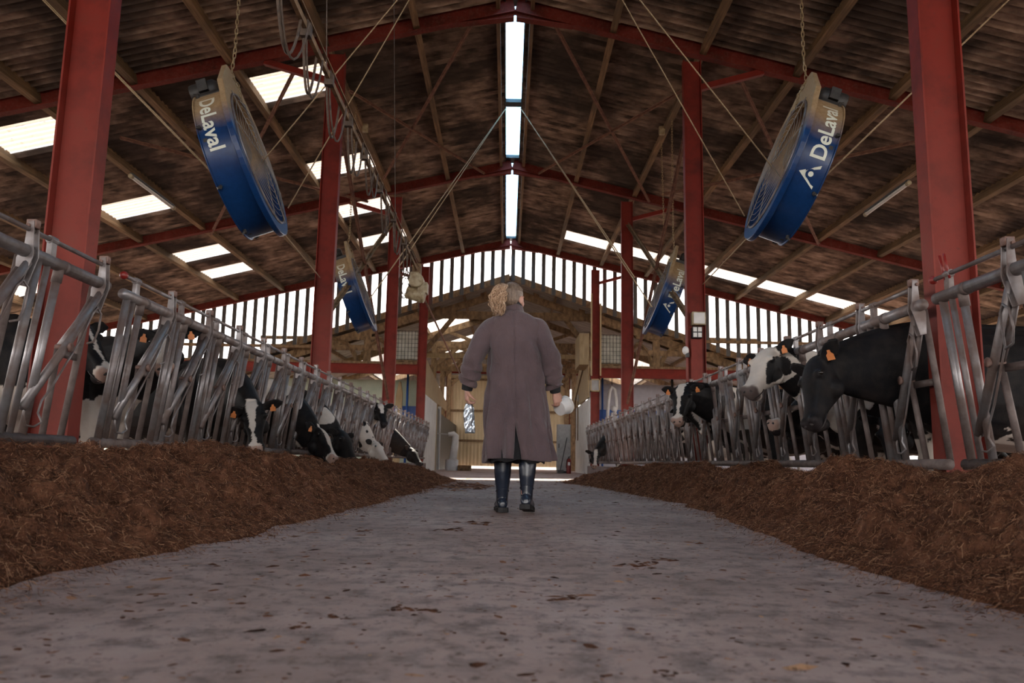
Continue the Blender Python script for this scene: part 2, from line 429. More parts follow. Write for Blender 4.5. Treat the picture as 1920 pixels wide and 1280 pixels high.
for sg, holes in ((-1, HOLES_L), (1, HOLES_R)):
    for a, b, y in holes:
        wi += 1; y0 = round(y / SHEET) * SHEET; mb = MB()
        sheet_patch(mb, sg, a - 0.02, b, y0 - 0.06, y0 + SHEET + 0.06, 0.012)
        side = 'left' if sg < 0 else 'right'
        near = sum(1 for h in holes if h[0] == a and h[2] < y) + 1; row = sorted({h[0] for h in holes}).index(a) + 1
        o_ = ('first', 'second', 'third', 'fourth', 'fifth', 'sixth', 'seventh')
        lab = ('translucent corrugated roof light, %s from the front in the %s row from the ridge, left slope' % (o_[near-1], o_[row-1])
               if sg < 0 else 'translucent corrugated roof light, %s from the ridge in the strip on the right slope' % o_[row-1])
        tag(obj('window_%d' % wi, mb, 'rooflight'), lab, 'roof light', kind='structure')
# ridge light: strip of clear sheet with zinc upstands
for i, (ya, yb) in enumerate(((-13.6, 5.25), (5.55, 12.7), (13.1, 16.9), (17.15, 20.2), (20.6, 27.9))):
    wi += 1
    tag(obj('window_%d' % wi, MB().box(-0.21, ya, ZA + 0.02, 0.21, yb, ZA + 0.028), 'ridgelight'), 'clear ridge strip bringing daylight, %s length from the front' % ('first', 'second', 'third', 'fourth', 'fifth')[i], 'roof light', kind='structure')
mb = MB()
for y in (16.9, 12.7, 20.2, 27.9, 5.25): mb.box(-0.26, y, ZA - 0.06, 0.26, y + (0.25 if y == 16.9 else 0.4), ZA + 0.04)
for sg in (-1, 1):
    mb.box(min(sg*0.17, sg*0.20), -13.6, ZA - 0.10, max(sg*0.17, sg*0.20), 28, ZA + 0.02)
tag(obj('trim_1', mb, 'dark_metal'), 'dark ridge capping along the light strip', 'trim', kind='structure')

# --- portal frames
def column(x, y, z1, label, h=0.30, w=0.15):
    r = thing('steel_column', label, 'column', (x, y, 0), kind='structure')
    obj('shaft', MB().ibeam((x, y, 0), (x, y, z1), w, h, 0.014, 0.011, up=(1, 0, 0)), 'red_steel', r, bevel=0.002)
    obj('base_plate', MB().box(x-0.19, y-0.13, 0.0, x+0.19, y+0.13, 0.02), 'red_steel', r)
    mb = MB(); s = 1 if x < 0 else -1; xf = x + s*0.15
    for yy in (-0.045, 0.045): mb.tube([(xf, y+yy, 0.40), (xf + s*0.02, y+yy, 0.40)], 0.02, 6)
    obj('bolt', mb, 'rust_latch', r)
    return r
ordn = ('behind the camera', 'nearest the camera', 'second from the camera', 'third from the camera', 'furthest, at the gable')
cols = {}
for k, y in enumerate(FY):
    k -= 1
    for sg, nm in ((-1, 'left'), (1, 'right')):
        if k > 0: cols[(k, sg)] = column(sg*3.05, y, zroof(3.05) - 0.42, 'red steel I-beam column on the %s of the passage, %s' % (nm, ordn[k]))
    for sg, nm in ((-1, 'left'), (1, 'right')):
        mb = MB(); a = (sg*0.02, y, ZA - 0.16); b = (sg*15.6, y, zroof(15.6) - 0.16)
        mb.ibeam(a, b, 0.15, 0.29, 0.013, 0.010)
        hb = Vector((sg*0.02, y, ZA-0.30)); mb.prism([(sg*0.02, y-0.006, ZA-0.25), (sg*1.0, y-0.006, zroof(1.0)-0.25), (sg*1.0, y-0.006, zroof(1.0)-0.30), (sg*0.02, y-0.006, ZA-0.42)], (0, 0.012, 0))
        mb.beam((sg*0.02, y, ZA-0.42), (sg*1.0, y, zroof(1.0)-0.31), 0.15, 0.012)
        if k > 0:
            tag(obj('rafter_beam', mb, 'rafter_red'), 'red steel rafter on the %s slope, frame %s' % (nm, ordn[k]), 'rafter', kind='structure')
        else:
            tag(obj('rafter_beam', mb, 'rafter_red'), 'red steel rafter on the %s slope %s' % (nm, 'just behind the viewer' if k == 0 else 'far behind the viewer'), 'rafter', kind='structure')
        if k > 0:
            tag(obj('brace_beam', MB().beam((sg*3.2, y, 6.78), (sg*4.28, y, 7.09), 0.10, 0.10), 'red_steel'), 'short red knee brace between %s column and rafter, frame %s' % (nm, ordn[k]), 'brace', kind='structure')
# --- purlins (fixed between the rafters)
nth = ('first', 'second', 'third', 'fourth', 'fifth', 'sixth', 'seventh', 'eighth', 'ninth')
for i, x in enumerate(PX):
    for sg, nm in ((-1, 'left'), (1, 'right')):
        mb = MB(); mb.beam((sg*x, -13.6, zroof(x) - 0.135), (sg*x, 28.3, zroof(x) - 0.135), 0.115, 0.21, up=(sg*SL, 0, 1))
        tag(obj('purlin_beam', mb, 'purlin_wood'), 'timber purlin on the %s slope, %s below the ridge' % (nm, nth[i]), 'purlin', kind='structure')
for sg, nm in ((-1, 'left'), (1, 'right')):
    tag(obj('purlin_beam', MB().beam((sg*0.30, -13.6, zroof(.3) - 0.10), (sg*0.30, 28.3, zroof(.3) - 0.10), 0.07, 0.14), 'purlin_wood'), 'dark timber ridge purlin on the %s of the light strip' % nm, 'purlin', kind='structure')

# --- low side walls and gable of spaced boards
for sg, nm in ((-1, 'left'), (1, 'right')):
    tag(obj('wall_' + nm, MB().box(min(sg*15.6, sg*15.8), -6, 0, max(sg*15.6, sg*15.8), 28.2, 1.3), 'concrete_kerb'), 'low concrete outer wall on the %s' % nm, 'wall', kind='structure')
    mb = MB()
    for y in FY: mb.ibeam((sg*15.3, y, 0), (sg*15.3, y, zroof(15.3) - 0.3), 0.15, 0.25, up=(1, 0, 0))
    for k, y in enumerate(FY):
        pass
SHZ = 7.12; SHS = 0.335          # far timber shed: ridge height, slope
def zshed(x): return SHZ - SHS * abs(x)
mb = MB(); bw, bp = 0.145, 0.368
i0 = -42
for i in range(-42, 43):
    x = i * bp + 0.10
    zt = zroof(x) - 0.02; zb = max(zshed(x) - 0.25, 2.2)
    if zt - zb > 0.1: mb.box(x - bw/2, 28.20, zb, x + bw/2, 28.225, zt)
tag(obj('wall_gable', mb, 'board_dark'), 'gable wall of dark upright boards with wide gaps of sky', 'wall', kind='structure')
mb = MB()
mb.box(-15.5, 28.10, 4.25, -6.2, 28.19, 4.35); mb.box(6.2, 28.10, 4.70, 15.5, 28.19, 4.80)
tag(obj('trim_2', mb, 'timber'), 'horizontal timber rails behind the gable boards', 'rail', kind='structure')

# --- kerbs under the barriers and stall floor
for sg, nm in ((-1, 'left'), (1, 'right')):
    tag(obj('kerb', MB().box(min(sg*2.78, sg*3.3), -13.6, 0, max(sg*2.78, sg*3.3), 27.9, 0.30), 'concrete_kerb', bevel=0.02), 'concrete feed kerb under the %s barrier' % nm, 'kerb', kind='structure')
# ================================================================== helpers: measured point of the place
_M3 = Matrix((_rt, _up, _fw))
def at(x, y, X=None, Y=None, Z=None):
    d = _M3.transposed() @ Vector(((x-960)/1500, -(y-640)/1500, 1.0)); o = Vector((0, 0, CAM_H))
    t = Y/d.y if Y is not None else (X/d.x if X is not None else (Z-CAM_H)/d.z)
    return o + d*t

# ================================================================== FEED BARRIERS
NP_, PITCH_B = 9, 0.82
LB = 7.42
def bp_(s, t, dx=0.0): return (0.04 + 0.12*t + dx, s, 0.462 + 1.048*t)
def tubemb(p, r, n=8): return MB().tube(p, r, n)
def build_barrier():
    r = thing('headlock_feed_barrier', '', 'feed barrier')
    A = dict(parent=r, world=False, smooth=True)
    obj('top_rail', tubemb([bp_(0, 1), bp_(LB, 1)], 0.038, 14), 'galvanised', **A)
    obj('bottom_rail', tubemb([bp_(0.0, 0), bp_(LB-0.02, 0)], 0.036, 14), 'galv_dirty', **A)
    x, _, z = bp_(0, 1)
    rod = obj('locking_rod', tubemb([(x+0.01, 0.02, z+0.125), (x+0.01, LB-0.1, z+0.125)], 0.015, 8), 'galvanised', **A)
    def up(s, rad, mat='galvanised', name='upright', dx=0.0, t0=0.0, t1=0.98):
        return obj(name, tubemb([bp_(s, t0, dx), bp_(s, t1, dx)], rad, 9), mat, **A)
    protos = {}
    def rep(key, s, fn):
        """first use builds the part, later uses are copies shifted along the barrier"""
        if key not in protos:
            protos[key] = (fn(), s)
        else:
            o0, s0 = protos[key]; c = dup(o0, r); c.location.y += s - s0
    for j in range(NP_):
        b = j * PITCH_B; sp = b + 0.78
        rep('u1', b+0.07, lambda: up(b+0.07, 0.026)); rep('u2', b+0.17, lambda: up(b+0.17, 0.019)); rep('u3', b+0.29, lambda: up(b+0.29, 0.025))
        rep('post', sp, lambda: up(sp, 0.022, 'galv_dirty', 'yoke_post', -0.045))
        def swing():
            o = obj('swing_bar', MB().tube([bp_(sp-0.005, 0.94, 0.02), bp_(sp-0.28, 0.55, 0.02), bp_(sp-0.57, 0.17, 0.01)], [0.024, 0.026, 0.028], 10), 'galvanised', **A)
            obj('pivot_bolt', MB().tube([bp_(sp-0.28, 0.55, -0.04), bp_(sp-0.28, 0.55, 0.058)], 0.018, 8).tube([bp_(sp-0.28, 0.55, 0.05), bp_(sp-0.28, 0.55, 0.062)], 0.030, 8), 'rust_latch', o, world=False, smooth=True)
            return o
        rep('swing', sp, swing)
        rep('brace', sp, lambda: obj('yoke_brace', MB().tube([bp_(sp-0.02, 0.90, -0.02), bp_(sp-0.12, 0.74, -0.02), bp_(sp-0.27, 0.56, -0.02)], 0.021, 8), 'galvanised', **A))
        rep('stub', sp, lambda: obj('yoke_leg', MB().tube([bp_(sp-0.285, 0.54, -0.02), bp_(sp-0.25, 0.0, -0.02)], 0.021, 8).beam(bp_(sp-0.28, 0.52, -0.03), bp_(sp, 0.52, -0.045), 0.012, 0.045), 'galv_dirty', **A))
        rep('hook', sp, lambda: obj('hook_rod', MB().tube([bp_(sp-0.10, 0.60, .055), bp_(sp-0.03, 0.62, .055), bp_(sp+0.0, 0.70, .055), bp_(sp-0.01, 0.80, .055), bp_(sp-0.06, 0.83, .05), bp_(sp-0.10, 0.79, .05),
              bp_(sp-0.14, 0.62, .03), bp_(sp-0.33, 0.33, .03), bp_(sp-0.42, 0.22, .03), bp_(sp-0.44, 0.15, .035), bp_(sp-0.39, 0.10, .04), bp_(sp-0.46, 0.07, .04), bp_(sp-0.53, 0.075, .03), bp_(sp-0.555, 0.14, .02), bp_(sp-0.54, 0.2, .01)], 0.0075, 6), 'galvanised', **A))
        def latch():
            mb = MB()
            for q in (-0.026, 0.026):
                mb.prism([(x-0.040, sp+q-0.004, z-0.19), (x+0.002, sp+q-0.004, z-0.20), (x+0.052, sp+q-0.004, z-0.03), (x+0.036, sp+q-0.004, z+0.175), (x+0.002, sp+q-0.004, z+0.175), (x-0.006, sp+q-0.004, z+0.04), (x-0.044, sp+q-0.004, z-0.04)], (0, 0.008, 0))
            o = obj('latch', mb, 'galvanised', bevel=0.002, parent=r, world=False)
            obj('latch_cap', MB().box(x-0.012, sp-0.024, z+0.135, x+0.046, sp+0.024, z+0.185).tube([(x+0.01, sp-0.045, z+0.145), (x+0.01, sp+0.045, z+0.145)], 0.012, 8), 'rust_latch', o, world=False, bevel=0.004)
            return o
        rep('latch', sp, latch)
        rep('clamp', b+0.29, lambda: obj('clamp', MB().tube([bp_(b+0.29, .90), bp_(b+0.29, 1.0)], 0.031, 10).tube([bp_(b+0.315, 1), bp_(b+0.355, 1)], 0.0415, 14), 'galv_dirty', **A))
        rep('rodb', b+0.17, lambda: obj('rod_bracket', MB().box(x-0.006, b+0.14, z+0.02, x+0.026, b+0.20, z+0.125).tube([(x+.01, b+.135, z+.125), (x+.01, b+.205, z+.125)], 0.026, 8), 'galvanised', r, world=False, bevel=0.004))
    return r
pb = build_barrier()
BY = (-1.93, 5.57, 13.07, 20.50)
bl = ('beside the viewer, before the first red column', 'between the first and second red columns', 'between the second and third red columns', 'furthest, behind the third red column')
first = True
for sg, nm in ((-1, 'left'), (1, 'right')):
    for k, y in enumerate(BY):
        r = pb if first else dup(pb); first = False
        r.location = (-2.9, y - (.16 if k == 0 else 0), 0.0) if sg < 0 else (2.9, y + LB - (0.47, 0.38, .28, .1)[k], -0.045)
        r.rotation_euler = (0, 0, 0 if sg < 0 else PI)
        tag(r, 'galvanised headlock feed barrier on the %s, %s' % (nm, bl[k]), 'feed barrier', 'headlock barriers along the passage')
        if (sg, k) == (-1, 1): obj('rod_knob', MB().ell((0.17, -0.03, 1.635), (0.03, 0.03, 0.03), 12, 8), 'red_knob', r, world=False, smooth=True, label='red ball knob')
        if (sg, k) == (1, 0):
            
            for q in (0.15, 0.20): obj('rod_handle', MB().tube([(0.18, q, 1.60), (0.20, q-.015, 1.76)], 0.008, 8), 'red_knob', r, world=False, smooth=True, label='red grip of the locking rod')
            obj('rod_knob', MB().ell((0.17, -0.01, 1.635), (0.028,)*3, 10, 6), 'red_knob', r, world=False, smooth=True, label='red ball knob')

# ================================================================== FANS
def text_mesh(s, size):
    cu = bpy.data.curves.new('txt', 'FONT'); cu.body = s; cu.size = size; cu.offset = 0.0035; cu.resolution_u = 4
    o = bpy.data.objects.new('txt', cu); COL.objects.link(o)
    dg = bpy.context.evaluated_depsgraph_get(); dg.update()
    me = bpy.data.meshes.new_from_object(o.evaluated_get(dg), depsgraph=dg)
    bpy.data.objects.remove(o)
    bm = bmesh.new(); bm.from_mesh(me); bmesh.ops.triangulate(bm, faces=bm.faces)
    for _ in range(2):
        es = [e for e in bm.edges if e.calc_length() > 0.035]
        if es: bmesh.ops.subdivide_edges(bm, edges=es, cuts=1); bmesh.ops.triangulate(bm, faces=bm.faces)
    v = [tuple(p.co) for p in bm.verts]; bm.verts.index_update(); f = [tuple(q.index for q in fc.verts) for fc in bm.faces]
    bm.free(); bpy.data.meshes.remove(me)
    return v, f
DR, DD = 0.585, 0.27; FS = 1.27
def build_fan(g, label, loc, tilt):
    r = thing('barn_fan', label, 'fan', loc, 0, 'blue circulation fans hung over the cows')
    r.rotation_euler = (0, -g*R(tilt), g*R(1.5)); r.scale = (FS,)*3
    A = dict(parent=r, world=False)
    n = 72
    prof = [(DR, -0.02), (DR, -DD), (DR+0.012, -DD-0.004), (DR+0.012, -DD-0.012), (DR-0.016, -DD-0.012), (DR-0.010, -DD), (DR-0.010, -0.02)]
    rings = [[(g*h, rr*math.sin(2*PI*k/n), rr*math.cos(2*PI*k/n)) for k in range(n)] for rr, h in prof]
    drum = obj('drum', MB().rings(rings, closed=True), 'fan_blue', smooth=True, auto=True, **A)
    # face plate: wide ring that rises to a peak with the chain hole
    outer = []
    for k in range(n):
        a = 2*PI*k/n; y, z = 0.645*math.sin(a), 0.645*math.cos(a)
        if z > 0.40:
            t = (z-0.40)/0.245; ya = 0.40 - 0.33*t if abs(y) > 0 else 0
            zz = 0.48 + 0.36*t; s = 1 if y > 0 else -1
            lim = 0.506 * (1-t) + 0.085*t
            y, z = s*min(abs(y)*1.35, lim) if abs(y) > 1e-6 else 0.0, zz
        outer.append((y, z))
    inner = [(0.535*math.sin(2*PI*k/n), 0.535*math.cos(2*PI*k/n)) for k in range(n)]
    rr = [[(g*0.0, y, z) for y, z in inner], [(g*0.0, y, z) for y, z in outer], [(g*-0.045, y, z) for y, z in outer], [(g*-0.045, y, z) for y, z in inner]]
    obj('face_plate', MB().rings(rr, closed=True), 'fan_blue', bevel=0.006, **A)
    obj('rim', MB().tube([(g*0.004, 0.54*math.sin(2*PI*k/n), 0.54*math.cos(2*PI*k/n)) for k in range(n)], 0.009, 6, closed=True), 'galvanised', smooth=True, **A)
    for nm, xo in (('front_guard', 0.012), ('rear_guard', -DD-0.006)):
        mb = MB()
        for q in range(10):
            rad = 0.085 + q*0.050
            mb.tube([(g*(xo + 0.03*(1-(rad/0.56)**2)*(1 if xo > 0 else -1)), rad*math.sin(2*PI*k/40), rad*math.cos(2*PI*k/40)) for k in range(40)], 0.0019, 4, closed=True)
        for a in range(8):
            c, s = math.cos(a*PI/4+0.2), math.sin(a*PI/4+0.2)
            mb.tube([(g*(xo + (0.03 if xo > 0 else -0.03)), 0.03*s, 0.03*c), (g*xo, 0.57*s, 0.57*c)], 0.004, 4)
        obj(nm, mb, 'fan_wire', **A)
    hub = obj('hub', MB().lathe([(0.0, g*-0.22), (0.085, g*-0.21), (0.085, g*-0.12), (0.05, g*-0.09), (0.0, g*-0.085)], n=20, axis='x'), 'dark_metal', smooth=True, auto=True, **A)
    for b in range(3):
        mb = MB(); rg = []
        for t in range(6):
            rad = 0.07 + t*0.092; ch = 0.11 + 0.05*math.sin(t/5*PI); tw = R(52 - 6*t)
            c = [(-ch, -0.004), (-ch*0.3, 0.012), (ch, 0.004), (ch*0.2, -0.004)]
            ring = []
            for u, w in c:
                x = -0.13 + u*math.sin(tw)*0.55 + w*math.cos(tw); y = u*math.cos(tw) - w*math.sin(tw)
                an = b*2*PI/3 + 0.5
                ring.append((g*x, y*math.cos(an) + rad*math.sin(an), -y*math.sin(an) + rad*math.cos(an)))
            rg.append(ring)
        obj('blade', mb.rings(rg), 'fan_blade', smooth=True, auto=True, **A)
    mb = MB()
    for a in (0, PI/2):
        c, s = math.cos(a), math.sin(a); mb.beam((g*-0.24, -0.585*s, -0.585*c), (g*-0.24, 0.585*s, 0.585*c), 0.03, 0.03, up=(1, 0, 0))
    obj('support_bar', mb, 'dark_metal', **A)
    obj('motor', MB().lathe([(0, g*-0.36), (0.08, g*-0.36), (0.085, g*-0.34), (0.085, g*-0.16), (0.06, g*-0.13), (0, g*-0.13)], c=(0, 0.0, 0.70), n=18, axis='x').box(min(g*-0.30, g*-0.08), -0.10, 0.575, max(g*-0.30, g*-0.08), 0.10, 0.625).box(min(g*-0.28, g*-0.2), -0.11, 0.66, max(g*-0.28, g*-0.2), -0.05, 0.76), 'dark_metal', smooth=True, auto=True, **A)
    for a in (35, 80, 125, 170, 215, 260, 305):
        mb = MB(); c, s = math.cos(R(a)), math.sin(R(a)); mb.tube([(g*-0.252, -(DR-.005)*s, (DR-.005)*c), (g*-0.252, -(DR+0.03)*s, (DR+0.03)*c)], 0.014, 8).tube([(g*-0.252, -(DR+0.02)*s, (DR+0.02)*c), (g*-0.275, -(DR+0.03)*s, (DR+0.03)*c)], 0.010, 6)
        obj('fixing', mb, 'dark_metal', **A)
    # lettering on the drum side that faces along the passage
    v, f = text_mesh('DeLaval', 0.165)
    ph0 = R(42) if g > 0 else R(-12)
    def wrap(u, w, lift):
        ph = ph0 - g*u/DR if g > 0 else ph0 + u/DR
        return (g*(-0.225 + w), -(DR+lift)*math.cos(ph), (DR+lift)*math.sin(ph))
    obj('lettering', MB().add([wrap(p[0], p[1], 0.003) for p in v], f), 'fan_letter', label='pale lettering on the drum', **A)
    if g < 0:
        def poly(pts, lift): return [wrap(a, b, lift) for a, b in pts]
        circ = lambda rad, c: [(c[0] + rad*math.cos(2*PI*k/20), c[1] + rad*math.sin(2*PI*k/20)) for k in range(20)]
        cc = (-0.112, 0.055)
        lg = obj('emblem', MB().add(poly([(-0.215, 0.0), (-0.03, 0.0), (-0.115, 0.145)], 0.003), [(0, 1, 2)]), 'fan_letter', label='white triangle emblem with a round eye', **A)
        obj('emblem_ring', MB().add(poly(circ(0.038, cc), 0.0055), [tuple(range(20))]).add(poly([(-0.10, 0.10), (-0.04, 0.11), (-0.06, 0.05)], 0.005), [(0, 1, 2)]), 'fan_blue', lg, world=False)
        obj('emblem_dot', MB().add(poly(circ(0.020, cc), 0.008), [tuple(range(20))]), 'fan_letter', lg, world=False)
    return r
TILT = 20
build_fan(1, 'blue barn fan with white lettering on the left, hung nearest the camera', (-2.655, 8.0, 3.453), TILT)
build_fan(-1, 'blue barn fan with white lettering and triangle emblem on the right, hung nearest the camera', (2.769, 8.0, 3.504), TILT)
build_fan(1, 'farther blue barn fan on the left, hung beside the second red column', (-2.894, 15.5, 3.657), TILT)
build_fan(-1, 'farther blue barn fan on the right, hung beside the second red column', (2.918, 15.5, 3.70), TILT)

# ---- chains
def chain(label, pts, name='hanging_chain'):
    mb = MB(); pts = [Vector(p) for p in pts]; i = 0
    for a, b in zip(pts[:-1], pts[1:]):
        d = b - a; L = d.length; t = d.normalized(); q = t.to_track_quat('Z', 'Y').to_matrix()
        k = max(1, int(L / 0.054))
        for m in range(k):
            c = a + d*((m+0.5)/k); i += 1; rot = 0 if i % 2 else PI/2
            ring = []
            for w in range(10):
                an = 2*PI*w/10; p = Vector((0.015*math.cos(an), 0, 0.021*math.sin(an) + (0.015 if math.sin(an) > 0 else -0.015)))
                p = Matrix.Rotation(rot, 3, 'Z') @ p; ring.append(c + q @ p)
            mb.tube(ring, 0.0052, 5, closed=True)
    return tag(obj(name, mb, 'chain_steel', smooth=True), label, 'chain', 'chains holding the fans')
def apex(c, g): return Vector((c[0] - g*0.80*FS*math.sin(R(TILT)), c[1], c[2] + 0.80*FS*math.cos(R(TILT))))
for c, g, nm in (((-2.655, 8.0, 3.453), 1, 'nearest left fan'), ((2.769, 8.0, 3.504), -1, 'nearest right fan'), ((-2.894, 15.5, 3.657), 1, 'farther left fan'), ((2.918, 15.5, 3.70), -1, 'farther right fan')):
    a = apex(c, g) - Vector((0, 0, 0.02)); top = Vector((a.x + g*0.02, a.y, zroof(a.x) - 0.03))
    chain('thin tan chain holding the %s to the roof' % nm, [top, a + Vector((g*0.02, 0, 0.25)), a + Vector((0, 0, 0.02)), a + Vector((g*.10, -.03, -0.15)), a + Vector((g*.15, -.05, -0.33))])

# ---- ropes tying the fans
def rope(label, pts, r=0.008, mat='rope', name='rope', cat='rope', group=None):
    return tag(obj(name, MB().tube(pts, r, 6), mat, smooth=True), label, cat, group)
def far(a, b, k):
    """carry the rope on past b, but no further than just under the roof"""
    d = b - a
    while k > 0.2 and (a + d*k).z > zroof((a + d*k).x) - 0.22: k -= 0.01
    return a + d*k
GR = 'ropes steadying the fans'
a, b = at(406, 333, Y=7.68), at(80, 0, Y=8.00); rope('twin rope end from back of the nearest left fan up to the left purlins', [a, far(a, b, 2.1)], 0.007, group=GR)
rope('second strand beside the rope behind the nearest left fan', [a + Vector((0, 0, 0.012)), far(a, b, 2.1) + Vector((.01, 0.06, 0.02))], 0.007, group=GR)
a, b = at(480, 317, Y=7.98), at(745, 0, Y=8.26); rope('pale rope from hub of the nearest left fan up towards the ridge', [a, far(a, b, 1.9)], 0.007, group=GR)
a, b = at(540, 390, Y=8.64), at(767, 0, Y=8.76); rope('pale rope from lower rim of the nearest left fan up towards the ridge', [a, far(a, b, 1.9)], 0.007, group=GR)
a, b = at(1463, 332, Y=7.98), at(1200, 0, Y=8.13); rope('pale rope from hub of the nearest right fan up towards the ridge', [a, far(a, b, 1.9)], 0.007, group=GR)
a, b = at(1396, 405, Y=8.64), at(1167, 0, Y=8.76); rope('pale rope from lower rim of the nearest right fan up towards the ridge', [a, far(a, b, 1.9)], 0.007, group=GR)
a, b = at(1537, 340, Y=7.75), at(1891, 0, Y=8.00); rope('rope from back of the nearest right fan behind the red column to the right purlins', [a, far(a, b, 1.5)], 0.010, group=GR)
rope('rope from bottom of the nearest right fan slanting down to the second column', [at(1400, 447, Y=8.26), at(1318, 533, Y=12.80)], 0.008, group=GR)
rope('rope from bottom of the nearest left fan slanting back to the second column', [at(534, 440, Y=8.26), at(600, 520, Y=12.80)], 0.008, group=GR)
ra = Vector((-0.16, 17.0, 8.25)); rb = Vector((0.16, 17.0, 8.25))
rope('long pale rope from the ridge to rim of the farther left fan', [ra, at(693, 560, Y=12.20)], 0.010, group=GR)
rope('long pale rope from the ridge down past the left track', [ra, at(748, 500, Y=12.60)], 0.009, group=GR)
rope('long pale rope from the ridge to hub of the farther right fan', [rb, at(1222, 575, Y=12.00)], 0.010, group=GR)
rope('long pale rope from the ridge to lower edge of the farther right fan', [rb, at(1190, 520, Y=12.30)], 0.009, group=GR)

# ---- wind bracing rods and column bracing (angle iron)
def rod(label, a, b, w=0.05, mat='tie_rod'):
    mb = MB(); mb.beam(a, b, w, 0.007); d = (Vector(b)-Vector(a)).normalized(); mb.beam(a, b, 0.007, w)
    return tag(obj('tie_rod', mb, mat), label, 'tie rod', kind='structure')
def rp(x, y, dz=-0.30):     # point just under the roof plane
    d = at(x, y, Y=1.0) - Vector((0, 0, CAM_H)); s = 1 if d.x > 0 else -1
    t = (ZA + dz - CAM_H) / (d.z + SL*s*d.x); return Vector((0, 0, CAM_H)) + d*t
for nm, l in (('left', ((885, 45, 720, 335), (655, 170, 908, 325), (550, 137, 395, 440), (225, 258, 690, 378))),
              ('right', ((1037, 40, 1217, 378), (1280, 170, 1010, 325), (1385, 142, 1535, 458), (1737, 262, 1240, 365)))):
    for q, (x0, y0, x1, y1) in enumerate(l):
        rod('thin steel wind brace under the %s roof slope, %s' % (nm, ('from ridge to third column', 'from second column to ridge', 'behind the nearest fan', 'from outer purlins to third column')[q]), rp(x0, y0), rp(x1, y1), 0.075)
for sg, nm in ((-1, 'left'), (1, 'right')):
    x = sg*3.02
    rod('long diagonal brace on the %s falling from second column top to third column foot' % nm, (x, 12.98, 6.35), (x+sg*.02, 20.30, 1.9), 0.075)
    rod('long diagonal brace on the %s falling from third column top to second column' % nm, (x+sg*.05, 20.30, 6.6), (x+sg*.03, 12.98, 2.65), 0.13, 'timber')
    rod('slim vertical steel post hanging from second frame on the %s' % nm, (sg*7.9, 12.85, 0.0), (sg*7.9, 12.85, zroof(7.9)-0.3), 0.07, 'red_steel')

# ---- roof strip lamps
def tube_lamp(label, a, b):
    a, b = Vector(a), Vector(b); r = thing('strip_lamp', label, 'lamp', a, 0, 'unlit strip lamps on the purlins'); d = (b-a).normalized()
    obj('tube', MB().tube([a, b], 0.030, 12), 'tube_glass', r, smooth=True, auto=True)
    mb = MB()
    for p, s in ((a, 1), (b, -1)): mb.tube([p - d*s*0.02, p + d*s*0.05], 0.038, 12).beam(p + d*s*0.03, p + d*s*0.03 + Vector((0, 0, 0.16)), 0.02, 0.004)
    obj('end_cap', mb, 'cream_plastic', r, smooth=True, auto=True); obj('housing', MB().beam(a + Vector((0, 0, 0.045)), b + Vector((0, 0, 0.045)), 0.05, 0.03), 'dark_metal', r)
zz = zroof(6.5) - 0.40
tube_lamp('unlit strip lamp under a purlin on the left roof slope', at(245, 330, X=-6.32), at(325, 390, X=-6.32))
tube_lamp('unlit strip lamp under a purlin on the right roof slope', at(1704, 343, X=6.32), at(1623, 402, X=6.32))
for x, y, s, nm in ((685, 240, -1, 'left'), (1241, 245, 1, 'right')):
    p = at(x, y, X=s*3.15); c = thing('sensor_box', 'small cream sensor box under the %s roof slope' % nm, 'sensor', p)
    obj('case', MB().box(p.x-0.06, p.y-0.04, p.z-0.09, p.x+0.06, p.y+0.04, p.z+0.09), 'cream_plastic', c, bevel=0.01)
    obj('bracket', MB().beam(p + Vector((0, 0, .08)), Vector((s*3.22, p.y, zroof(3.22) - 0.22)), 0.03, 0.01), 'dark_metal', c)
chain('thin hanging chain below the sensor box on the right roof slope', [at(1240, 268, X=3.15), at(1245, 430, X=3.13)], 'pull_chain')

# ---- festoon cable track on the left
tk = thing('cable_track', 'thin cable track with hanging cable loops running along the left of the ridge', 'cable track', (-1.5, 12.5, 3.3))
obj('track_bar', MB().beam((-1.50, -1, 3.47), (-1.50, 12.45, 3.40), 0.03, 0.05).beam((-1.46, -1, 3.50), (-1.46, 12.4, 3.43), 0.012, 0.012), 'timber', tk)
for i, (y0, w, dp) in enumerate(((4.6, .62, .42), (5.35, .40, .40), (6.1, .5, .40), (6.9, .45, .42), (7.7, .5, .35), (8.7, .6, .45), (9.8, .5, .4), (10.9, .6, .45))):
    q = [(-1.50 - 0.02*math.sin(i), y0 + w*t/10, 3.43 - dp*math.sin(PI*t/10)**0.8) for t in range(11)]
    obj('cable_loop', MB().tube(q, 0.010, 6).tube([(p[0]+.035+.02*math.sin(3*i+p[1]*5), p[1]+.03, p[2]-0.02) for p in q], 0.008, 6).box(-1.53, y0-.03, 3.36, -1.46, y0+.03, 3.48), 'cable_dark', tk, smooth=True, auto=True)
for h in ((-1.5, 2.0), (-1.5, 6.0), (-1.5, 10.0)):
    obj('hanger', MB().tube([(h[0], h[1], 3.47), (h[0]-0.2, h[1], zroof(1.7)-0.2)], 0.005, 5), 'cable_dark', tk)
w = thing('cable_winch', 'cream winch box with tangled cables on the end of the cable track', 'winch', (-1.5, 12.6, 3.1))
obj('gearbox', MB().box(-1.60, 12.48, 3.16, -1.46, 12.72, 3.36).tube([(-1.50, 12.42, 3.22), (-1.50, 12.78, 3.22)], 0.12, 16).box(-1.48, 12.5, 3.02, -1.32, 12.7, 3.2), 'cream_plastic', w, bevel=.012)
obj('motor', MB().tube([(-1.66, 12.6, 3.05), (-1.40, 12.6, 2.98)], [0.10, 0.11], 14).tube([(-1.40, 12.6, 3.0), (-1.36, 12.6, 2.99)], 0.12, 14), 'cream_plastic', w, smooth=True, auto=True)
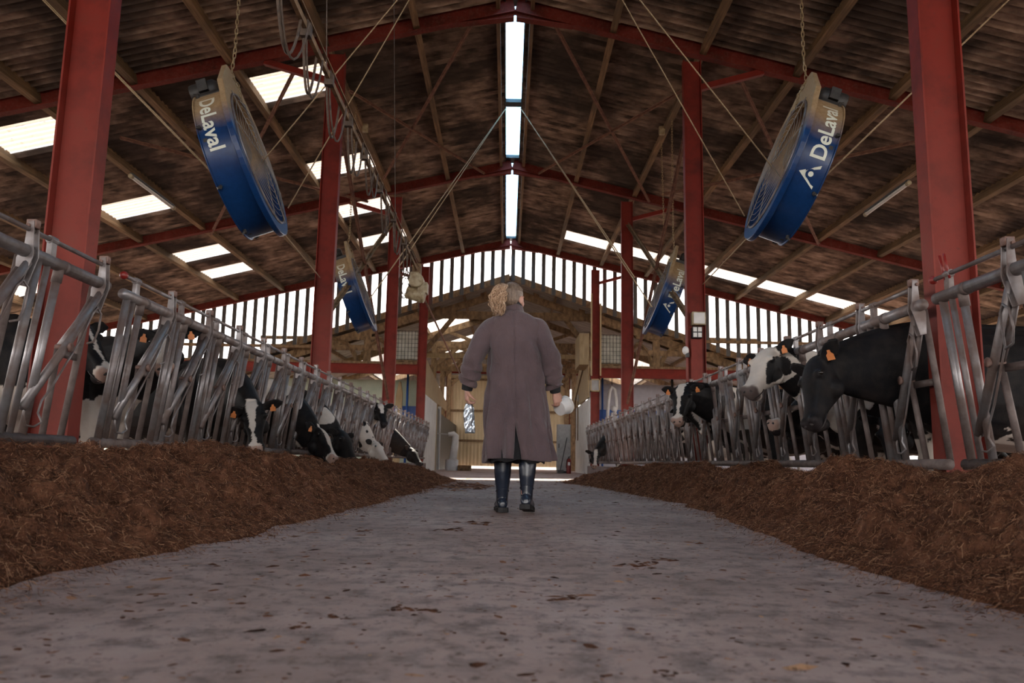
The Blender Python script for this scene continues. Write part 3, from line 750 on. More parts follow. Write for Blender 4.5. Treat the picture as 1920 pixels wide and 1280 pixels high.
obj('mount', MB().box(-1.57, 12.5, 3.3, -1.44, 12.7, 3.5), 'timber', w)
mb = MB(); rnd = random.Random(3)
for i in range(5):
    c0 = Vector((-1.72 + 0.05*rnd.random(), 12.55 + .1*rnd.random(), 3.2 - .1*rnd.random())); rr = 0.10 + 0.07*rnd.random()
    mb.tube([c0 + Vector((rr*.6*math.cos(t/12*2*PI), .08*math.sin(t/12*4*PI+i), rr*1.3*math.sin(t/12*2*PI))) for t in range(12)], 0.007, 5, closed=True)
obj('cable_tangle', mb, 'cable_dark', w, smooth=True)
rope('thin rusty rod running on from the winch towards the far shed', [(-1.46, 12.65, 3.12), (-1.47, 20, 3.05), (-1.50, 27.8, 3.0)], 0.022, 'tie_rod', 'pull_rod', 'rod')

# ---- fittings on the second right column
bx = thing('switch_box', 'cream square switch box on the second right red column', 'switch', at(1310, 597, Y=12.76))
p = at(1310, 597, Y=12.78); obj('case', MB().box(p.x-0.11, 12.74, p.z-0.11, p.x+0.11, 12.885, p.z+0.11), 'cream_plastic', bx, bevel=0.015); obj('lid', MB().box(p.x-0.09, 12.73, p.z-0.09, p.x+0.09, 12.745, p.z+0.09), 'white_plastic', bx, bevel=0.004)
p = at(1307, 623, Y=12.78); bx = thing('socket_plate', 'white double socket below the switch box on the right column', 'socket', p)
obj('plate', MB().box(p.x-0.075, 12.75, p.z-0.09, p.x+0.075, 12.885, p.z+0.09), 'dark_metal', bx); 
for dx in (-.038, .038):
    for dz in (-.045, .045): obj('outlet', MB().box(p.x+dx-.03, 12.74, p.z+dz-.035, p.x+dx+.03, 12.755, p.z+dz+.035), 'white_plastic', bx, bevel=.004)
p = at(1309, 690, Y=12.78); tag(obj('cable_duct', MB().box(p.x-0.11, 12.76, 0.35, p.x+0.07, 12.84, 2.40), 'red_steel', bevel=.006), 'red cover strip on web of the second right column', 'duct')
p = at(1285, 657, Y=12.8); lp = thing('bulkhead_lamp', 'small round white lamp on edge of the second right column', 'lamp', p)
obj('globe', MB().ell((2.86, 12.8, p.z), (0.055, 0.06, 0.07), 12, 8), 'white_plastic', lp, smooth=True); obj('holder', MB().box(2.86, 12.76, p.z-0.11, 2.91, 12.84, p.z-0.04), 'dark_metal', lp)
# ================================================================== COWS
def sup_ring(c, ux, uz, hw, top, bot, p=2.4, n=18, pinch=0.0):
    """closed section: c centre, ux sideways, uz up; half width, reach above and below; pinch narrows the lower half"""
    ring = []
    for k in range(n):
        a = 2*PI*k/n; ca, sa = math.cos(a), math.sin(a)
        x = math.copysign(abs(ca)**(2/p), ca)*hw; z = math.copysign(abs(sa)**(2/p), sa)
        if z < 0: x *= 1 - pinch*(-z)
        ring.append(c + ux*x + uz*(z*(top if z > 0 else bot)))
    return ring
HEADSEC = [  # s, top, bottom, half width, pinch
    (-.075, .015, .05, .045, 0), (-.05, .05, .10, .080, .2), (0.0, .072, .165, .098, .3), (.05, .080, .205, .108, .4), (.11, .082, .225, .116, .45), (.16, .078, .222, .114, .5),
    (.22, .066, .195, .098, .5), (.28, .054, .158, .082, .45), (.34, .046, .128, .072, .35), (.40, .044, .112, .070, .25), (.45, .042, .108, .075, .2), (.495, .030, .100, .072, .2), (.52, .006, .085, .055, .2), (.53, -.02, .06, .03, .1)]
TORSO = [  # x, centre z, half width, half height
    (-1.72, 1.20, .07, .10), (-1.66, 1.17, .17, .22), (-1.5, 1.11, .245, .30), (-1.25, 1.05, .285, .36), (-.9, .98, .335, .425), (-.5, .96, .355, .44), (-.15, .98, .33, .43), (.08, 1.02, .285, .40), (.24, 1.04, .22, .32), (.34, 1.02, .13, .19)]
def make_cow(name, label, S, face, P, Mz, dorsal, paint, seed, voxel=0.013, tags=(1, 1), lying=False, ears=((0, 0), (0, 0)), z0=0.0, legs=True, neck=1.0, hk=1.0, nose_c=(0.36, 0.24, 0.20), bulk=1.12):
    """S: ground point under the shoulder; face: heading of the body (deg, 0 = +x); P poll, Mz muzzle in world; dorsal: forehead normal"""
    root = thing('holstein_cow', label, 'cow', (S[0], S[1], z0), R(face), 'cows at the feed barriers')
    inv = root_mat(root).inverted(); i3 = inv.to_3x3()
    p = inv @ Vector(P); m = inv @ Vector(Mz); ax = (m - p).normalized(); dv = (i3 @ Vector(dorsal)); dv = (dv - ax*dv.dot(ax)).normalized(); sd = ax.cross(dv).normalized()   # sd = the cow's right when looking along the nose
    mb = MB(); X = Vector((1, 0, 0)); Y = Vector((0, 1, 0)); Z = Vector((0, 0, 1))
    mb.rings([sup_ring(Vector((x, 0, cz)), Y, Z, hw, hh, hh, 2.3, 20) for x, cz, hw, hh in TORSO])
    # withers, hip and pin bones
    mb.tube([(-1.5, 0, 1.36), (-.9, 0, 1.37), (-.3, 0, 1.38), (.05, 0, 1.39), (.2, 0, 1.30)], [.06, .065, .07, .09, .06], 10)
    for s in (-1, 1): mb.ell((-1.22, s*.23, 1.30), (.10, .07, .08)); mb.ell((-1.64, s*.12, 1.24), (.06, .05, .07)); mb.ell((-.02, s*.22, 1.02), (.17, .09, .34)); mb.ell((-1.38, s*.2, .92), (.22, .11, .33))
    # neck
    a = Vector((0.02, 0, 1.12)); b = p - ax*0.01 - dv*0.045
    back = (-ax*0.55 + Vector((-0.6, 0, -0.05))).normalized()
    c1 = a + Vector((0.34*neck, 0, 0.06)); c2 = b + (a - b).normalized()*0.22 - dv*0.05
    rg = []; up = Z.copy()
    N = 11
    for i in range(N):
        t = i/(N-1); q = a*(1-t)**3 + c1*3*t*(1-t)**2 + c2*3*t*t*(1-t) + b*t**3
        dq = ((c1-a)*3*(1-t)**2 + (c2-c1)*6*t*(1-t) + (b-c2)*3*t*t).normalized()
        u = (Z*(1-t) + dv*t*0.6 + Z*t*0.25); u = (u - dq*u.dot(dq)).normalized(); w = dq.cross(u).normalized()
        hw = .23*(1-t)**1.2 + .088*t + .13*bulk*t*(1-t)*1.2; hh = .36*(1-t)**1.1 + .125*t + .02 + (bulk-1)*.9*t*(1-t)
        rg.append(sup_ring(q, w, u, hw, hh*0.92, hh*1.08, 2.2, 18, 0.35))
    mb.rings(rg)
    # head
    ua, us, ud = ax, sd, dv; ax, sd, dv = ua*hk, us*hk, ud*hk
    mb.rings([sup_ring(p + ax*s, sd, dv, hw, max(top, .004) if top > 0 else .004, bot, 2.5, 20, pin) if top > 0 else sup_ring(p + ax*s + dv*(top-.0), sd, dv, hw, .01, bot, 2.4, 20, pin) for s, top, bot, hw, pin in HEADSEC])
    for s in (-1, 1):
        mb.ell(p + ax*.135 + sd*s*.098 + dv*.040, (.040*hk, .040*hk, .036*hk), 12, 8)
        mb.ell(p + ax*.475 + sd*s*.048 + dv*.010, (.040*hk, .040*hk, .040*hk), 10, 8)
        mb.ell(p + ax*.17 + sd*s*.066 - dv*.12, (.070*hk, .055*hk, .075*hk), 10, 8)
    mb.ell(p + ax*.46 - dv*.085, (.060*hk, .060*hk, .050*hk), 12, 8)
    earp = []
    for s, (fwd, drop) in zip((-1, 1), ears):
        e0 = p + ax*(.015) + sd*s*.085 + dv*.01
        d = (us*s*1.0 - ua*(.12 - fwd) + Vector((0, 0, .12 - drop)) + ud*.05).normalized()
        # the open face of the ear looks forward and slightly down
        nf = (ud*.5 + ua*.85); nf = (nf - d*nf.dot(d)).normalized(); wd = d.cross(nf)
        rg = []
        for t, w in ((0, .032), (.15, .045), (.35, .062), (.6, .064), (.8, .048), (.93, .026), (1.0, .008)):
            c = e0 + d*(t*.215); cup = .022*math.sin(PI*min(t*1.1, 1))
            th = .021*(1-t*.45)
            pts = []
            for k in range(12):
                an = 2*PI*k/12; uu = math.cos(an)*w; pts.append(c + wd*uu + nf*(math.sin(an)*th + cup*(abs(math.cos(an))**2) - cup*.5))
            rg.append(pts)
        mb.rings(rg); earp.append((e0, d, nf, wd))
    # legs
    if legs and not lying:
        for s in (-1, 1):
            mb.tube([(.02, s*.19, 1.0), (.06, s*.19, .72), (.05, s*.17, .48), (.06, s*.17, .44), (.05, s*.17, .24), (.06, s*.17, .13), (.09, s*.17, .05), (.10, s*.17, 0.01)], [.13, .095, .062, .064, .042, .048, .052, .062], 10)
            mb.tube([(-1.38, s*.2, 1.0), (-1.28, s*.21, .74), (-1.44, s*.19, .56), (-1.55, s*.18, .48), (-1.50, s*.18, .28), (-1.49, s*.18, .13), (-1.45, s*.18, .05), (-1.44, s*.18, .01)], [.17, .13, .08, .062, .045, .048, .052, .062], 10)
        mb.ell((-1.22, 0, .63), (.22, .15, .16), 14, 10)
        for s in (-1, 1):
            for xx in (-1.3, -1.12): mb.tube([(xx, s*.07, .55), (xx, s*.075, .46)], [.022, .015], 8)
    mb.tube([(-1.70, 0, 1.26), (-1.80, 0, 1.15), (-1.80, 0, .8), (-1.78, 0, .5)], [.035, .03, .02, .018], 8); mb.tube([(-1.78, 0, .55), (-1.78, 0, .40), (-1.78, .02, .25)], [.025, .045, .012], 8)
    me = remeshed(mb, voxel, 4, 0.45)
    nv = len(me.vertices); co = np.empty(nv*3); me.vertices.foreach_get('co', co); co = co.reshape(-1, 3)
    P_, A_, D_, S_ = (np.array(t) for t in (p, ua, ud, us))
    h = (co - P_)/hk; hs, hd, hx = h @ A_, h @ D_, h @ S_
    ish = (hs > -.09) & (hs < .56) & (np.abs(hx) < .16) & (hd > -.26) & (hd < .13)
    # ears
    isear = np.zeros(nv, bool)
    for e0, d, nf, wd in earp:
        q = co - np.array(e0); u = q @ np.array(d); isear |= (u > .035) & (u < .24) & (np.abs(q @ np.array(nf)) < .07) & (np.abs(q @ np.array(wd)) < .08)
    jit = fbm(co[:, 0]*16 + seed, co[:, 1]*16, co[:, 2]*16, 4) - 0.5
    big = fbm(co[:, 0]*1.9 + seed*3.1, co[:, 1]*1.9 + 7, co[:, 2]*1.9, 3)
    white = paint(co, hs, hd, hx, ish, isear, jit, big)       # 0 black .. 1 white
    w = smooth01(white + jit*0.16, 0.47, 0.53)[:, None]
    blk = np.array([0.0050, 0.0048, 0.0060])*(0.75 + 0.9*vnoise(co[:, 0]*9, co[:, 1]*9, co[:, 2]*9))[:, None]
    wht = np.array([0.60, 0.53, 0.47])*(0.86 + 0.2*vnoise(co[:, 0]*5, co[:, 1]*5, co[:, 2]*5))[:, None]
    c = blk*(1-w) + wht*w
    nose = (smooth01(hs + jit*.03, .455, .49)*ish*(hd > -.10))[:, None]          # bare nose leather, pink where the face is white
    pinkish = np.where(w > .5, np.array(nose_c), np.array([0.020, 0.016, 0.018]))
    c = c*(1-nose) + pinkish*nose
    hoof = (co[:, 2] < .07)[:, None]*0.9 * (np.abs(co[:, 1]) < .4)[:, None]
    c = c*(1-hoof) + np.array([0.05, 0.04, 0.035])*hoof
    mud = (smooth01(big*1.2 - co[:, 2]*0.75, -.15, .55)*0.35)[:, None]*(~ish)[:, None]
    c = c*(1-mud) + np.array([0.11, 0.075, 0.055])*mud
    at_ = me.attributes.new('coat', 'FLOAT_COLOR', 'POINT')
    at_.data.foreach_set('color', np.concatenate([c, np.ones((nv, 1))], 1).astype(np.float32).ravel())
    body = link('body', me, 'cow_hide', root)
    for s in (-1, 1):
        q = p + ax*.135 + sd*s*.122 + dv*.044
        obj('eye', MB().ell(q, (.020, .020, .018), 14, 10), 'cow_eye', root, world=False, smooth=True)
        q = p + ax*.508 + sd*s*.036 + dv*.012
        rot = Matrix((us, ud, ua)).transposed()
        obj('nostril', MB().ell(q, (.017, .011, .016), 12, 8, rot=Matrix.Rotation(s*.5, 3, ua) @ rot), 'nostril', root, world=False, smooth=True)
    mo = [p + ax*sx + sd*sy - dv*dz for sx, sy, dz in ((.40, -.066, .075), (.44, -.072, .070), (.49, -.060, .066), (.520, -.03, .062), (.526, 0, .06), (.520, .03, .062), (.49, .060, .066), (.44, .072, .070), (.40, .066, .075))]
    obj('mouth', MB().tube(mo, 0.0055, 6), 'nostril', root, world=False, smooth=True)
    for (e0, d, nf, wd), on in zip(earp, tags):
        if not on: continue
        c0 = e0 + d*.105 + nf*.022
        lo = -Z + d*.15; lo = (lo - nf*lo.dot(nf)).normalized(); sx = lo.cross(nf).normalized()
        poly = [c0 + sx*a_ + lo*b_ for a_, b_ in ((-.010, -.012), (.010, -.012), (.012, .008), (.027, .022), (.027, .062), (-.027, .062), (-.027, .022), (-.012, .008))]
        obj('ear_tag', MB().prism(poly, nf*.004), 'ear_tag', root, world=False, label='orange ear tag')
    return root

# ---- coat patterns: white amount from body coordinates (x forward, z up) and head coordinates (hs along nose, hd above, hx sideways)
def blob(co, c, r): return 1 - np.sqrt((((co - np.array(c))/np.array(r))**2).sum(1))
def base_black(belly=True, thr=.66):
    def f(co, hs, hd, hx, ish, isear, jit, big):
        w = smooth01(big, thr, thr+.1)
        w = np.where(co[:, 2] < .34, .9, w)
        if belly: w = np.maximum(w, smooth01(.62 - co[:, 2] - .25*np.abs(co[:, 1]) + jit*.3, 0, .1)*(co[:, 0] < .1))
        return np.where(ish | isear, 0.0, w)
    return f
def with_blaze(w0=.022, w1=.06, muz=True, tip=.30, base=None, off=0.0, mw=.08):
    base = base or base_black()
    def f(co, hs, hd, hx, ish, isear, jit, big):
        w = base(co, hs, hd, hx, ish, isear, jit, big)
        half = np.interp(hs, (-.06, .05, .18, .32, .40, .46, .52), (w1*.8, w1, w0*1.6, w0, w0*1.3, mw*.7, mw)) if muz else np.interp(hs, (-.06, .05, .18, .32, .40, .52), (w1*.8, w1, w0*1.5, w0, .0, .0))
        bl = smooth01(half + .01 - np.abs(hx - off) + jit*.05, 0, .012)*(hd > -.03)
        if not muz: bl = bl*(hs < tip)
        else: bl = np.maximum(bl, smooth01(hs + jit*.08, .425, .455)*smooth01(hd + jit*.06, -.075, -.05)*(np.abs(hx) < mw + .01)*.9)
        return np.where(ish & ~isear, np.maximum(w, bl), w)
    return f
def all_black(co, hs, hd, hx, ish, isear, jit, big):
    w = np.zeros(len(co)); w = np.where(co[:, 2] < .30, .9, w)
    w = np.maximum(w, smooth01(.66 - co[:, 2] + jit*.3, 0, .1)*(co[:, 0] < .25)*(co[:, 0] > -1.6))
    thr = smooth01(.02 + jit*.1 - np.abs((hs-.12))*.6 - np.abs(hd + .30), 0, .03)
    return np.where(ish | isear, 0, np.maximum(w, thr*.0))
def white_face(co, hs, hd, hx, ish, isear, jit, big):
    w = smooth01(big, .50, .58)*(co[:, 2] > .3); w = np.where(co[:, 2] < .4, .9, w)
    q = np.stack([hs, hd, np.abs(hx)], 1)
    patch = np.maximum(blob(q, (.175, -.045, .115), (.14, .105, .09)), blob(q, (.06, -.12, .12), (.10, .11, .09)))
    patch = np.maximum(patch, blob(q, (.25, -.075, .10), (.085, .06, .09)))
    hw = 1 - smooth01(patch + jit*.35, .0, .10)
    nk = (hs < -.02) & (np.abs(hx) < .4) & (hs > -.8) & (co[:, 0] > .2)
    # neck: white throat and a thin white fork on black
    w = np.where(nk & (hd > -.20), smooth01(jit*1.2 + .0, .12, .2), w); w = np.where(nk & (hd <= -.20), .95, w)
    w = np.where(ish, hw, w); return np.where(isear, 0.0, w)
def spotted_white(co, hs, hd, hx, ish, isear, jit, big):
    s = fbm(co[:, 0]*7.5 + 3, co[:, 1]*7.5, co[:, 2]*7.5, 2)
    w = 1 - smooth01(s, .60, .64); return np.where(isear, 0.35, np.where(ish, 1 - smooth01(s, .72, .76), w))
def white_saddle(pos, rad, base):
    def f(co, hs, hd, hx, ish, isear, jit, big):
        w = base(co, hs, hd, hx, ish, isear, jit, big)
        return np.where(ish | isear, w, np.maximum(w, smooth01(blob(co, pos, rad) + jit*.4, 0, .1)))
    return f

# ---- right side
make_cow('c', 'black cow with head low in profile, neck through the bars beside the near right column', (3.22, 5.90), 180, (2.19, 5.62, 1.10), (2.05, 5.44, .62), (-1, -.22, .25), all_black, 1, .012, (1, 0), ears=((.0, -.35), (.05, -.25)), z0=.02, hk=.96)
make_cow('c', 'white-faced cow with black eye patches looking out over the right barrier', (3.45, 7.85), 182, (2.47, 7.50, 1.43), (2.13, 7.20, .97), (-.66, -.42, .60), white_face, 2, .012, (1, 1), ears=((.0, -.30), (.0, .30)), z0=.02, hk=1.06, nose_c=(.10, .075, .07))
make_cow('c', 'cow behind the bars whose grey nose shows under the white-faced cow', (3.95, 8.62), 184, (3.15, 8.40, .95), (2.73, 8.22, .82), (-.25, -.15, 1), with_blaze(.02, .05), 3, .014, (0, 0), z0=.0)
make_cow('c', 'black cow with white blaze and pale nose chewing at the second right column', (3.45, 11.2), 178, (2.33, 10.60, 1.38), (2.17, 10.28, .88), (-.45, -.62, .65), with_blaze(.013, .056, mw=.062), 4, .012, (1, 1), ears=((.0, .12), (.0, .08)), z0=.02, hk=1.10)
make_cow('c', 'black cow with only a tagged ear showing behind the chewing cow', (3.50, 12.1), 180, (2.62, 11.72, 1.27), (2.86, 11.62, .88), (-.15, -.9, .4), with_blaze(.02, .04), 5, .016, (1, 1), ears=((.0, .1), (.0, .1)))
make_cow('c', 'far cow on the right eating at the end of the feed, white-striped face', (3.30, 23.2), 195, (2.46, 22.5, .66), (2.40, 22.1, .24), (.05, -1, .15), with_blaze(.03, .05), 6, .018, (0, 0), ears=((0, .1), (0, .1)))
make_cow('c', 'patched cow behind the right bars, its head hidden by the black cow', (4.1, 7.0), 183, (3.30, 6.85, .80), (3.25, 6.75, .35), (-.5, -.6, .3), white_saddle((-.1, 0, .75), (.6, .5, .45), base_black()), 7, .018, (0, 0))
make_cow('c', 'black and white cow standing well back behind the right barrier at mid length', (4.2, 10.0), 178, (3.35, 9.9, .85), (3.28, 9.8, .4), (-.5, -.6, .3), base_black(thr=.5), 8, .018, (0, 0))
make_cow('c', 'cow behind the far right bars with a white flank', (3.9, 15.6), 183, (3.15, 15.4, 1.0), (2.98, 15.2, .6), (-.6, -.6, .5), base_black(thr=.48), 9, .02, (0, 0))
make_cow('c', 'black cow behind the far right bars beyond the third column foot', (3.9, 18.6), 180, (3.15, 18.4, .9), (3.0, 18.2, .5), (-.6, -.6, .5), base_black(thr=.56), 10, .02, (0, 0))
# ---- left side
make_cow('c', 'black cow with pink muzzle behind the left bars just past the near column', (-3.98, 6.30), 0, (-3.40, 6.22, 1.36), (-3.05, 6.12, .96), (.75, -.35, .65), white_saddle((.05, 0, .60), (.75, .55, .34), with_blaze(.012, .02)), 12, .014, (0, 1), ears=((0, .1), (0, .1)))
make_cow('c', 'cow facing the viewer between the left bars, white blaze and two tagged ears', (-3.75, 7.4), -12, (-3.00, 6.98, 1.42), (-2.86, 6.62, 1.08), (.15, -.85, .62), white_saddle((.1, 0, .62), (.6, .5, .32), with_blaze(.045, .05)), 13, .012, (1, 1), ears=((.0, .02), (.0, .02)))
make_cow('c', 'black cow with white blaze eating nearest on the left, two orange tags', (-3.45, 9.0), -18, (-2.60, 8.22, .88), (-2.47, 7.98, .42), (.12, -.95, .25), with_blaze(.017, .055, off=.012, mw=.055), 14, .012, (1, 1), ears=((.0, .12), (.0, .22)), bulk=1.4)
make_cow('c', 'black cow with white patch on its shoulder eating, second along the left feed', (-3.55, 11.15), 0, (-2.52, 10.75, .72), (-2.22, 10.45, .36), (.80, -.25, .50), white_saddle((.40, 0, 1.30), (.28, .5, .22), with_blaze(.03, .05)), 15, .013, (1, 1), ears=((.0, .1), (.0, .1)), hk=1.08, bulk=1.5)
make_cow('c', 'black cow eating close behind the second one on the left, ears hanging', (-3.55, 12.25), 0, (-2.47, 11.95, .74), (-2.22, 11.75, .36), (.75, -.35, .5), white_saddle((.2, 0, 1.2), (.3, .5, .3), base_black(thr=.55)), 16, .014, (0, 0), ears=((.0, .1), (.0, .1)), hk=1.05, bulk=1.5)
make_cow('c', 'cow holding its head high and looking at the viewer, far along the left barrier', (-3.50, 17.0), -4, (-2.62, 16.45, 1.45), (-2.46, 16.12, 1.04), (.25, -.75, .7), with_blaze(.02, .055, muz=False, tip=.24), 17, .014, (0, 1), ears=((.0, .05), (.0, .05)))
make_cow('c', 'white cow with small black spots feeding on the left below the raised head', (-3.35, 15.8), 2, (-2.55, 15.5, .68), (-2.24, 15.3, .32), (.75, -.3, .55), spotted_white, 18, .015, (0, 0), ears=((.0, .1), (.0, .1)))
make_cow('c', 'black cow with white patch behind the ear eating furthest along the left feed', (-3.45, 19.85), -2, (-2.34, 19.7, .62), (-2.04, 19.45, .27), (.75, -.3, .5), white_saddle((.35, 0, 1.28), (.28, .5, .25), base_black()), 19, .018, (0, 0))
make_cow('c', 'black and white cow standing behind the left bars with broad white ribs', (-4.2, 10.28), -3, (-3.35, 10.2, 1.0), (-3.2, 10.1, .55), (.6, -.6, .4), white_saddle((-.5, 0, 1.0), (.45, .6, .5), base_black(thr=.55)), 20, .018, (0, 0))
make_cow('c', 'mostly white cow standing behind the left bars near the second red column', (-4.0, 13.9), 0, (-3.2, 13.8, 1.0), (-3.05, 13.7, .55), (.6, -.6, .4), base_black(thr=.40), 21, .018, (0, 0))
# ================================================================== PERSON (seen from behind, walking away)
PX0, PY0 = 0.03, 6.10
pr = thing('person', 'person walking away down the passage in a long mauve-brown work coat, ponytail, rubber boots', 'person', (PX0, PY0, 0))
HC = Vector((-0.005, 0.01, 1.632))      # head centre
HR = Matrix.Rotation(R(-28), 3, 'Z') @ Matrix.Rotation(R(-4), 3, 'X')    # head turned to the right
def hp(x, y, z): return HC + HR @ Vector((x, y, z))
mb = MB()
# head: skull, jaw, face (y forward)
mb.ell(hp(0, -.012, .035), (.074, .094, .088), 20, 14, HR); mb.ell(hp(0, .030, -.035), (.058, .066, .082), 18, 12, HR); mb.ell(hp(0, .062, -.085), (.030, .026, .026), 12, 8, HR)
mb.tube([hp(0, .088, .025), hp(0, .100, -.005), hp(0, .112, -.028), hp(0, .100, -.040)], [.010, .012, .015, .012], 10)
for s in (-1, 1):
    mb.ell(hp(s*.042, .048, -.026), (.030, .034, .036), 12, 8); mb.ell(hp(s*.030, .078, .038), (.026, .014, .010), 10, 8)
    mb.ell(hp(s*.075, -.008, -.010), (.013, .026, .034), 12, 8, HR @ Matrix.Rotation(R(s*-22), 3, 'Z')); mb.ell(hp(s*.073, .004, -.036), (.009, .013, .013), 10, 8)
mb.ell(hp(0, .094, -.060), (.024, .013, .007), 12, 8, HR); mb.ell(hp(0, .092, -.072), (.021, .013, .008), 12, 8, HR)
mb.tube([hp(0, -.025, -.05), (-0.0, .0, 1.56), (0.005, -.005, 1.47)], [.058, .056, .075], 16)
# trunk and limbs under the clothes
mb.rings([[Vector((cx + hw*math.cos(2*PI*k/18), cyy + hd*math.sin(2*PI*k/18), z)) for k in range(18)] for z, hw, hd, cx, cyy in
  ((1.50, .06, .06, 0, 0), (1.475, .15, .085, 0.005, 0), (1.40, .175, .105, .01, 0), (1.25, .155, .115, .02, 0.01), (1.10, .140, .105, .03, 0.01), (.98, .165, .12, .03, 0), (.88, .175, .125, .03, 0), (.80, .13, .11, .03, 0))])
Lw, Rw = Vector((-.345, .02, .925)), Vector((.335, .06, .925))
Ls, Le = Vector((-.165, 0, 1.43)), Vector((-.295, -.045, 1.17)); Rs, Re = Vector((.180, 0, 1.43)), Vector((.290, -.035, 1.17))
mb.tube([Ls, Ls.lerp(Le, .5), Le, Le.lerp(Lw, .5), Lw], [.062, .050, .040, .036, .026], 12); mb.tube([Rs, Rs.lerp(Re, .5), Re, Re.lerp(Rw, .5), Rw], [.062, .050, .040, .036, .026], 12)
LH, RH = Vector((-.045, .10, .88)), Vector((.105, .02, .88)); LF, RF = Vector((-.055, .155, .09)), Vector((.120, -.055, .12))
for h_, f_, kx in ((LH, LF, .02), (RH, RF, .03)):
    k_ = h_.lerp(f_, .5) + Vector((0, kx, 0)); mb.tube([h_, h_.lerp(k_, .5), k_, k_.lerp(f_, .35), f_], [.088, .072, .054, .054, .038], 12)
# hands: palm, four fingers, thumb
def hand(w, d, side, up, curl, tgt=None):
    d = d.normalized(); n_ = (up - d*up.dot(d)).normalized(); s_ = d.cross(n_)      # s_ : across the palm
    c = w + d*.045
    mb.rings([sup_ring(w + d*t, s_, n_, hw, th, th, 2.6, 14) for t, hw, th in ((-.01, .026, .020), (.02, .032, .017), (.05, .040, .016), (.078, .041, .014), (.088, .034, .010))])
    for i, (o, L) in enumerate(((-.030, .068), (-.0105, .078), (.0095, .073), (.028, .056))):
        p0 = w + d*.080 + s_*o; a = 0; pts = [p0]; q = p0
        for j, fr in enumerate((.42, .32, .26)):
            a += curl[j]*(1 + .06*i); q = q + (d*math.cos(a) - n_*math.sin(a))*L*fr; pts.append(q)
        mb.tube(pts, [.0098, .0092, .0082, .0066], 9); mb.ell(pts[-1], (.0066,)*3, 8, 6)
        for q_, r_ in zip(pts[:3], (.0104, .0098, .0086)): mb.ell(q_, (r_,)*3, 8, 6)
    t0 = w + d*.022 + s_*(-.028)*side; td = (d*.70 - s_*.55*side - n_*.35).normalized(); t1 = t0 + td*.038; t2 = t1 + (td*.6 + d*.35 - n_*.55).normalized()*.032; t3 = t2 + (d*.5 - n_*.8 + s_*.25*side).normalized()*.024
    mb.tube([t0, t1, t2, t3], [.0135, .0115, .0100, .0075], 9); mb.ell(t3, (.0075,)*3, 8, 6)
hand(Lw, Vector((.03, .03, -1)), 1, Vector((-1, -.25, 0)), (.55, .85, .55))
hand(Rw, Vector((.25, .10, -1)), 1, Vector((.55, -.9, .1)), (.50, .75, .55))
body = link('body', remeshed(mb, 0.0052, 3, .4), 'skin', pr)
for s in (-1, 1):
    obj('eye', MB().ell(hp(s*.030, .074, .018), (.0115, .010, .0085), 12, 8, HR), 'white_plastic', pr, world=False, smooth=True)
# hair: cap drawn back, tie, wavy ponytail over the left shoulder
mb = MB()
mb.ell(hp(0, -.020, .042), (.083, .098, .090), 24, 16, HR); mb.ell(hp(0, -.045, -.005), (.072, .066, .075), 20, 12, HR); mb.ell(hp(0, .035, .085), (.062, .045, .035), 16, 10, HR)
tie = hp(-.012, -.118, .035)
mb.ell(tie, (.033, .033, .033), 12, 8)
cap = remeshed(mb, .006, 6, .5)
nv = len(cap.vertices); co = np.empty(nv*3); cap.vertices.foreach_get('co', co); co = co.reshape(-1, 3)
q = (co - np.array(HC)) @ np.array(HR); 
hairline = np.clip((q[:, 1] - .045)/.02, 0, 1)*np.clip((.060 - q[:, 2])/.02, 0, 1) + np.clip((np.abs(q[:, 0]) - .055)/.01, 0, 1)*np.clip((q[:, 1] + .008)/.015, 0, 1)*np.clip((.02 - q[:, 2])/.02, 0, 1)
co -= (np.sign(q[:, :1])*0 + (co - np.array(HC))) * np.clip(hairline, 0, 1)[:, None] * .14
back = hp(-.012, -.118, .035); dd = np.linalg.norm(co - np.array(back), axis=1); strand = np.sin(np.arctan2(q[:, 0], q[:, 2] - .03)*26 + q[:, 1]*20)
co += (co - np.array(HC))*(strand*.010)[:, None]
cap.vertices.foreach_set('co', co.ravel()); cap.update()
hair = link('hair', cap, 'hair', pr)
mb = MB(); rnd = random.Random(8)
for i in range(230):
    a = rnd.random()*2*PI; r0 = .018*math.sqrt(rnd.random()); L = rnd.uniform(.75, 1.08); sp = rnd.uniform(.3, 1.0)
    pts = []; rad = []; ph = rnd.random()*6
    for t in range(20):
        u = t/19; w = (.014 + .058*math.sin(PI*min(u*.80 + .06, 1))**.8)*sp*.86
        b_ = tie + Vector((-.020 - .058*math.sin(u*1.9)*.95 + .030*u, -.022 - .030*math.sin(PI*u), .050 - .228*u*L))
        pts.append(b_ + Vector((math.cos(a)*w + .009*math.sin(u*15 + ph*.6) + .006*math.sin(u*24 + a*2), math.sin(a)*w*.75 + .009*math.cos(u*13 + ph*.6), .006*math.sin(u*17 + ph))))
        rad.append(.0012 + .0034*math.sin(PI*min(.18 + u*.80, .97)))
    mb.tube(pts, rad, 5)
obj('ponytail', mb, 'hair_blond', hair, world=False, smooth=True, label='wavy blond ponytail')
obj('hair_tie', MB().tube([tie + Vector((-.012 + .0*math.cos(k), .0, 0)) + (HR @ Vector((math.cos(2*PI*k/14)*.026, -.012, math.sin(2*PI*k/14)*.026))) for k in range(14)], .008, 6, closed=True), 'black_cloth', hair, world=False, smooth=True)

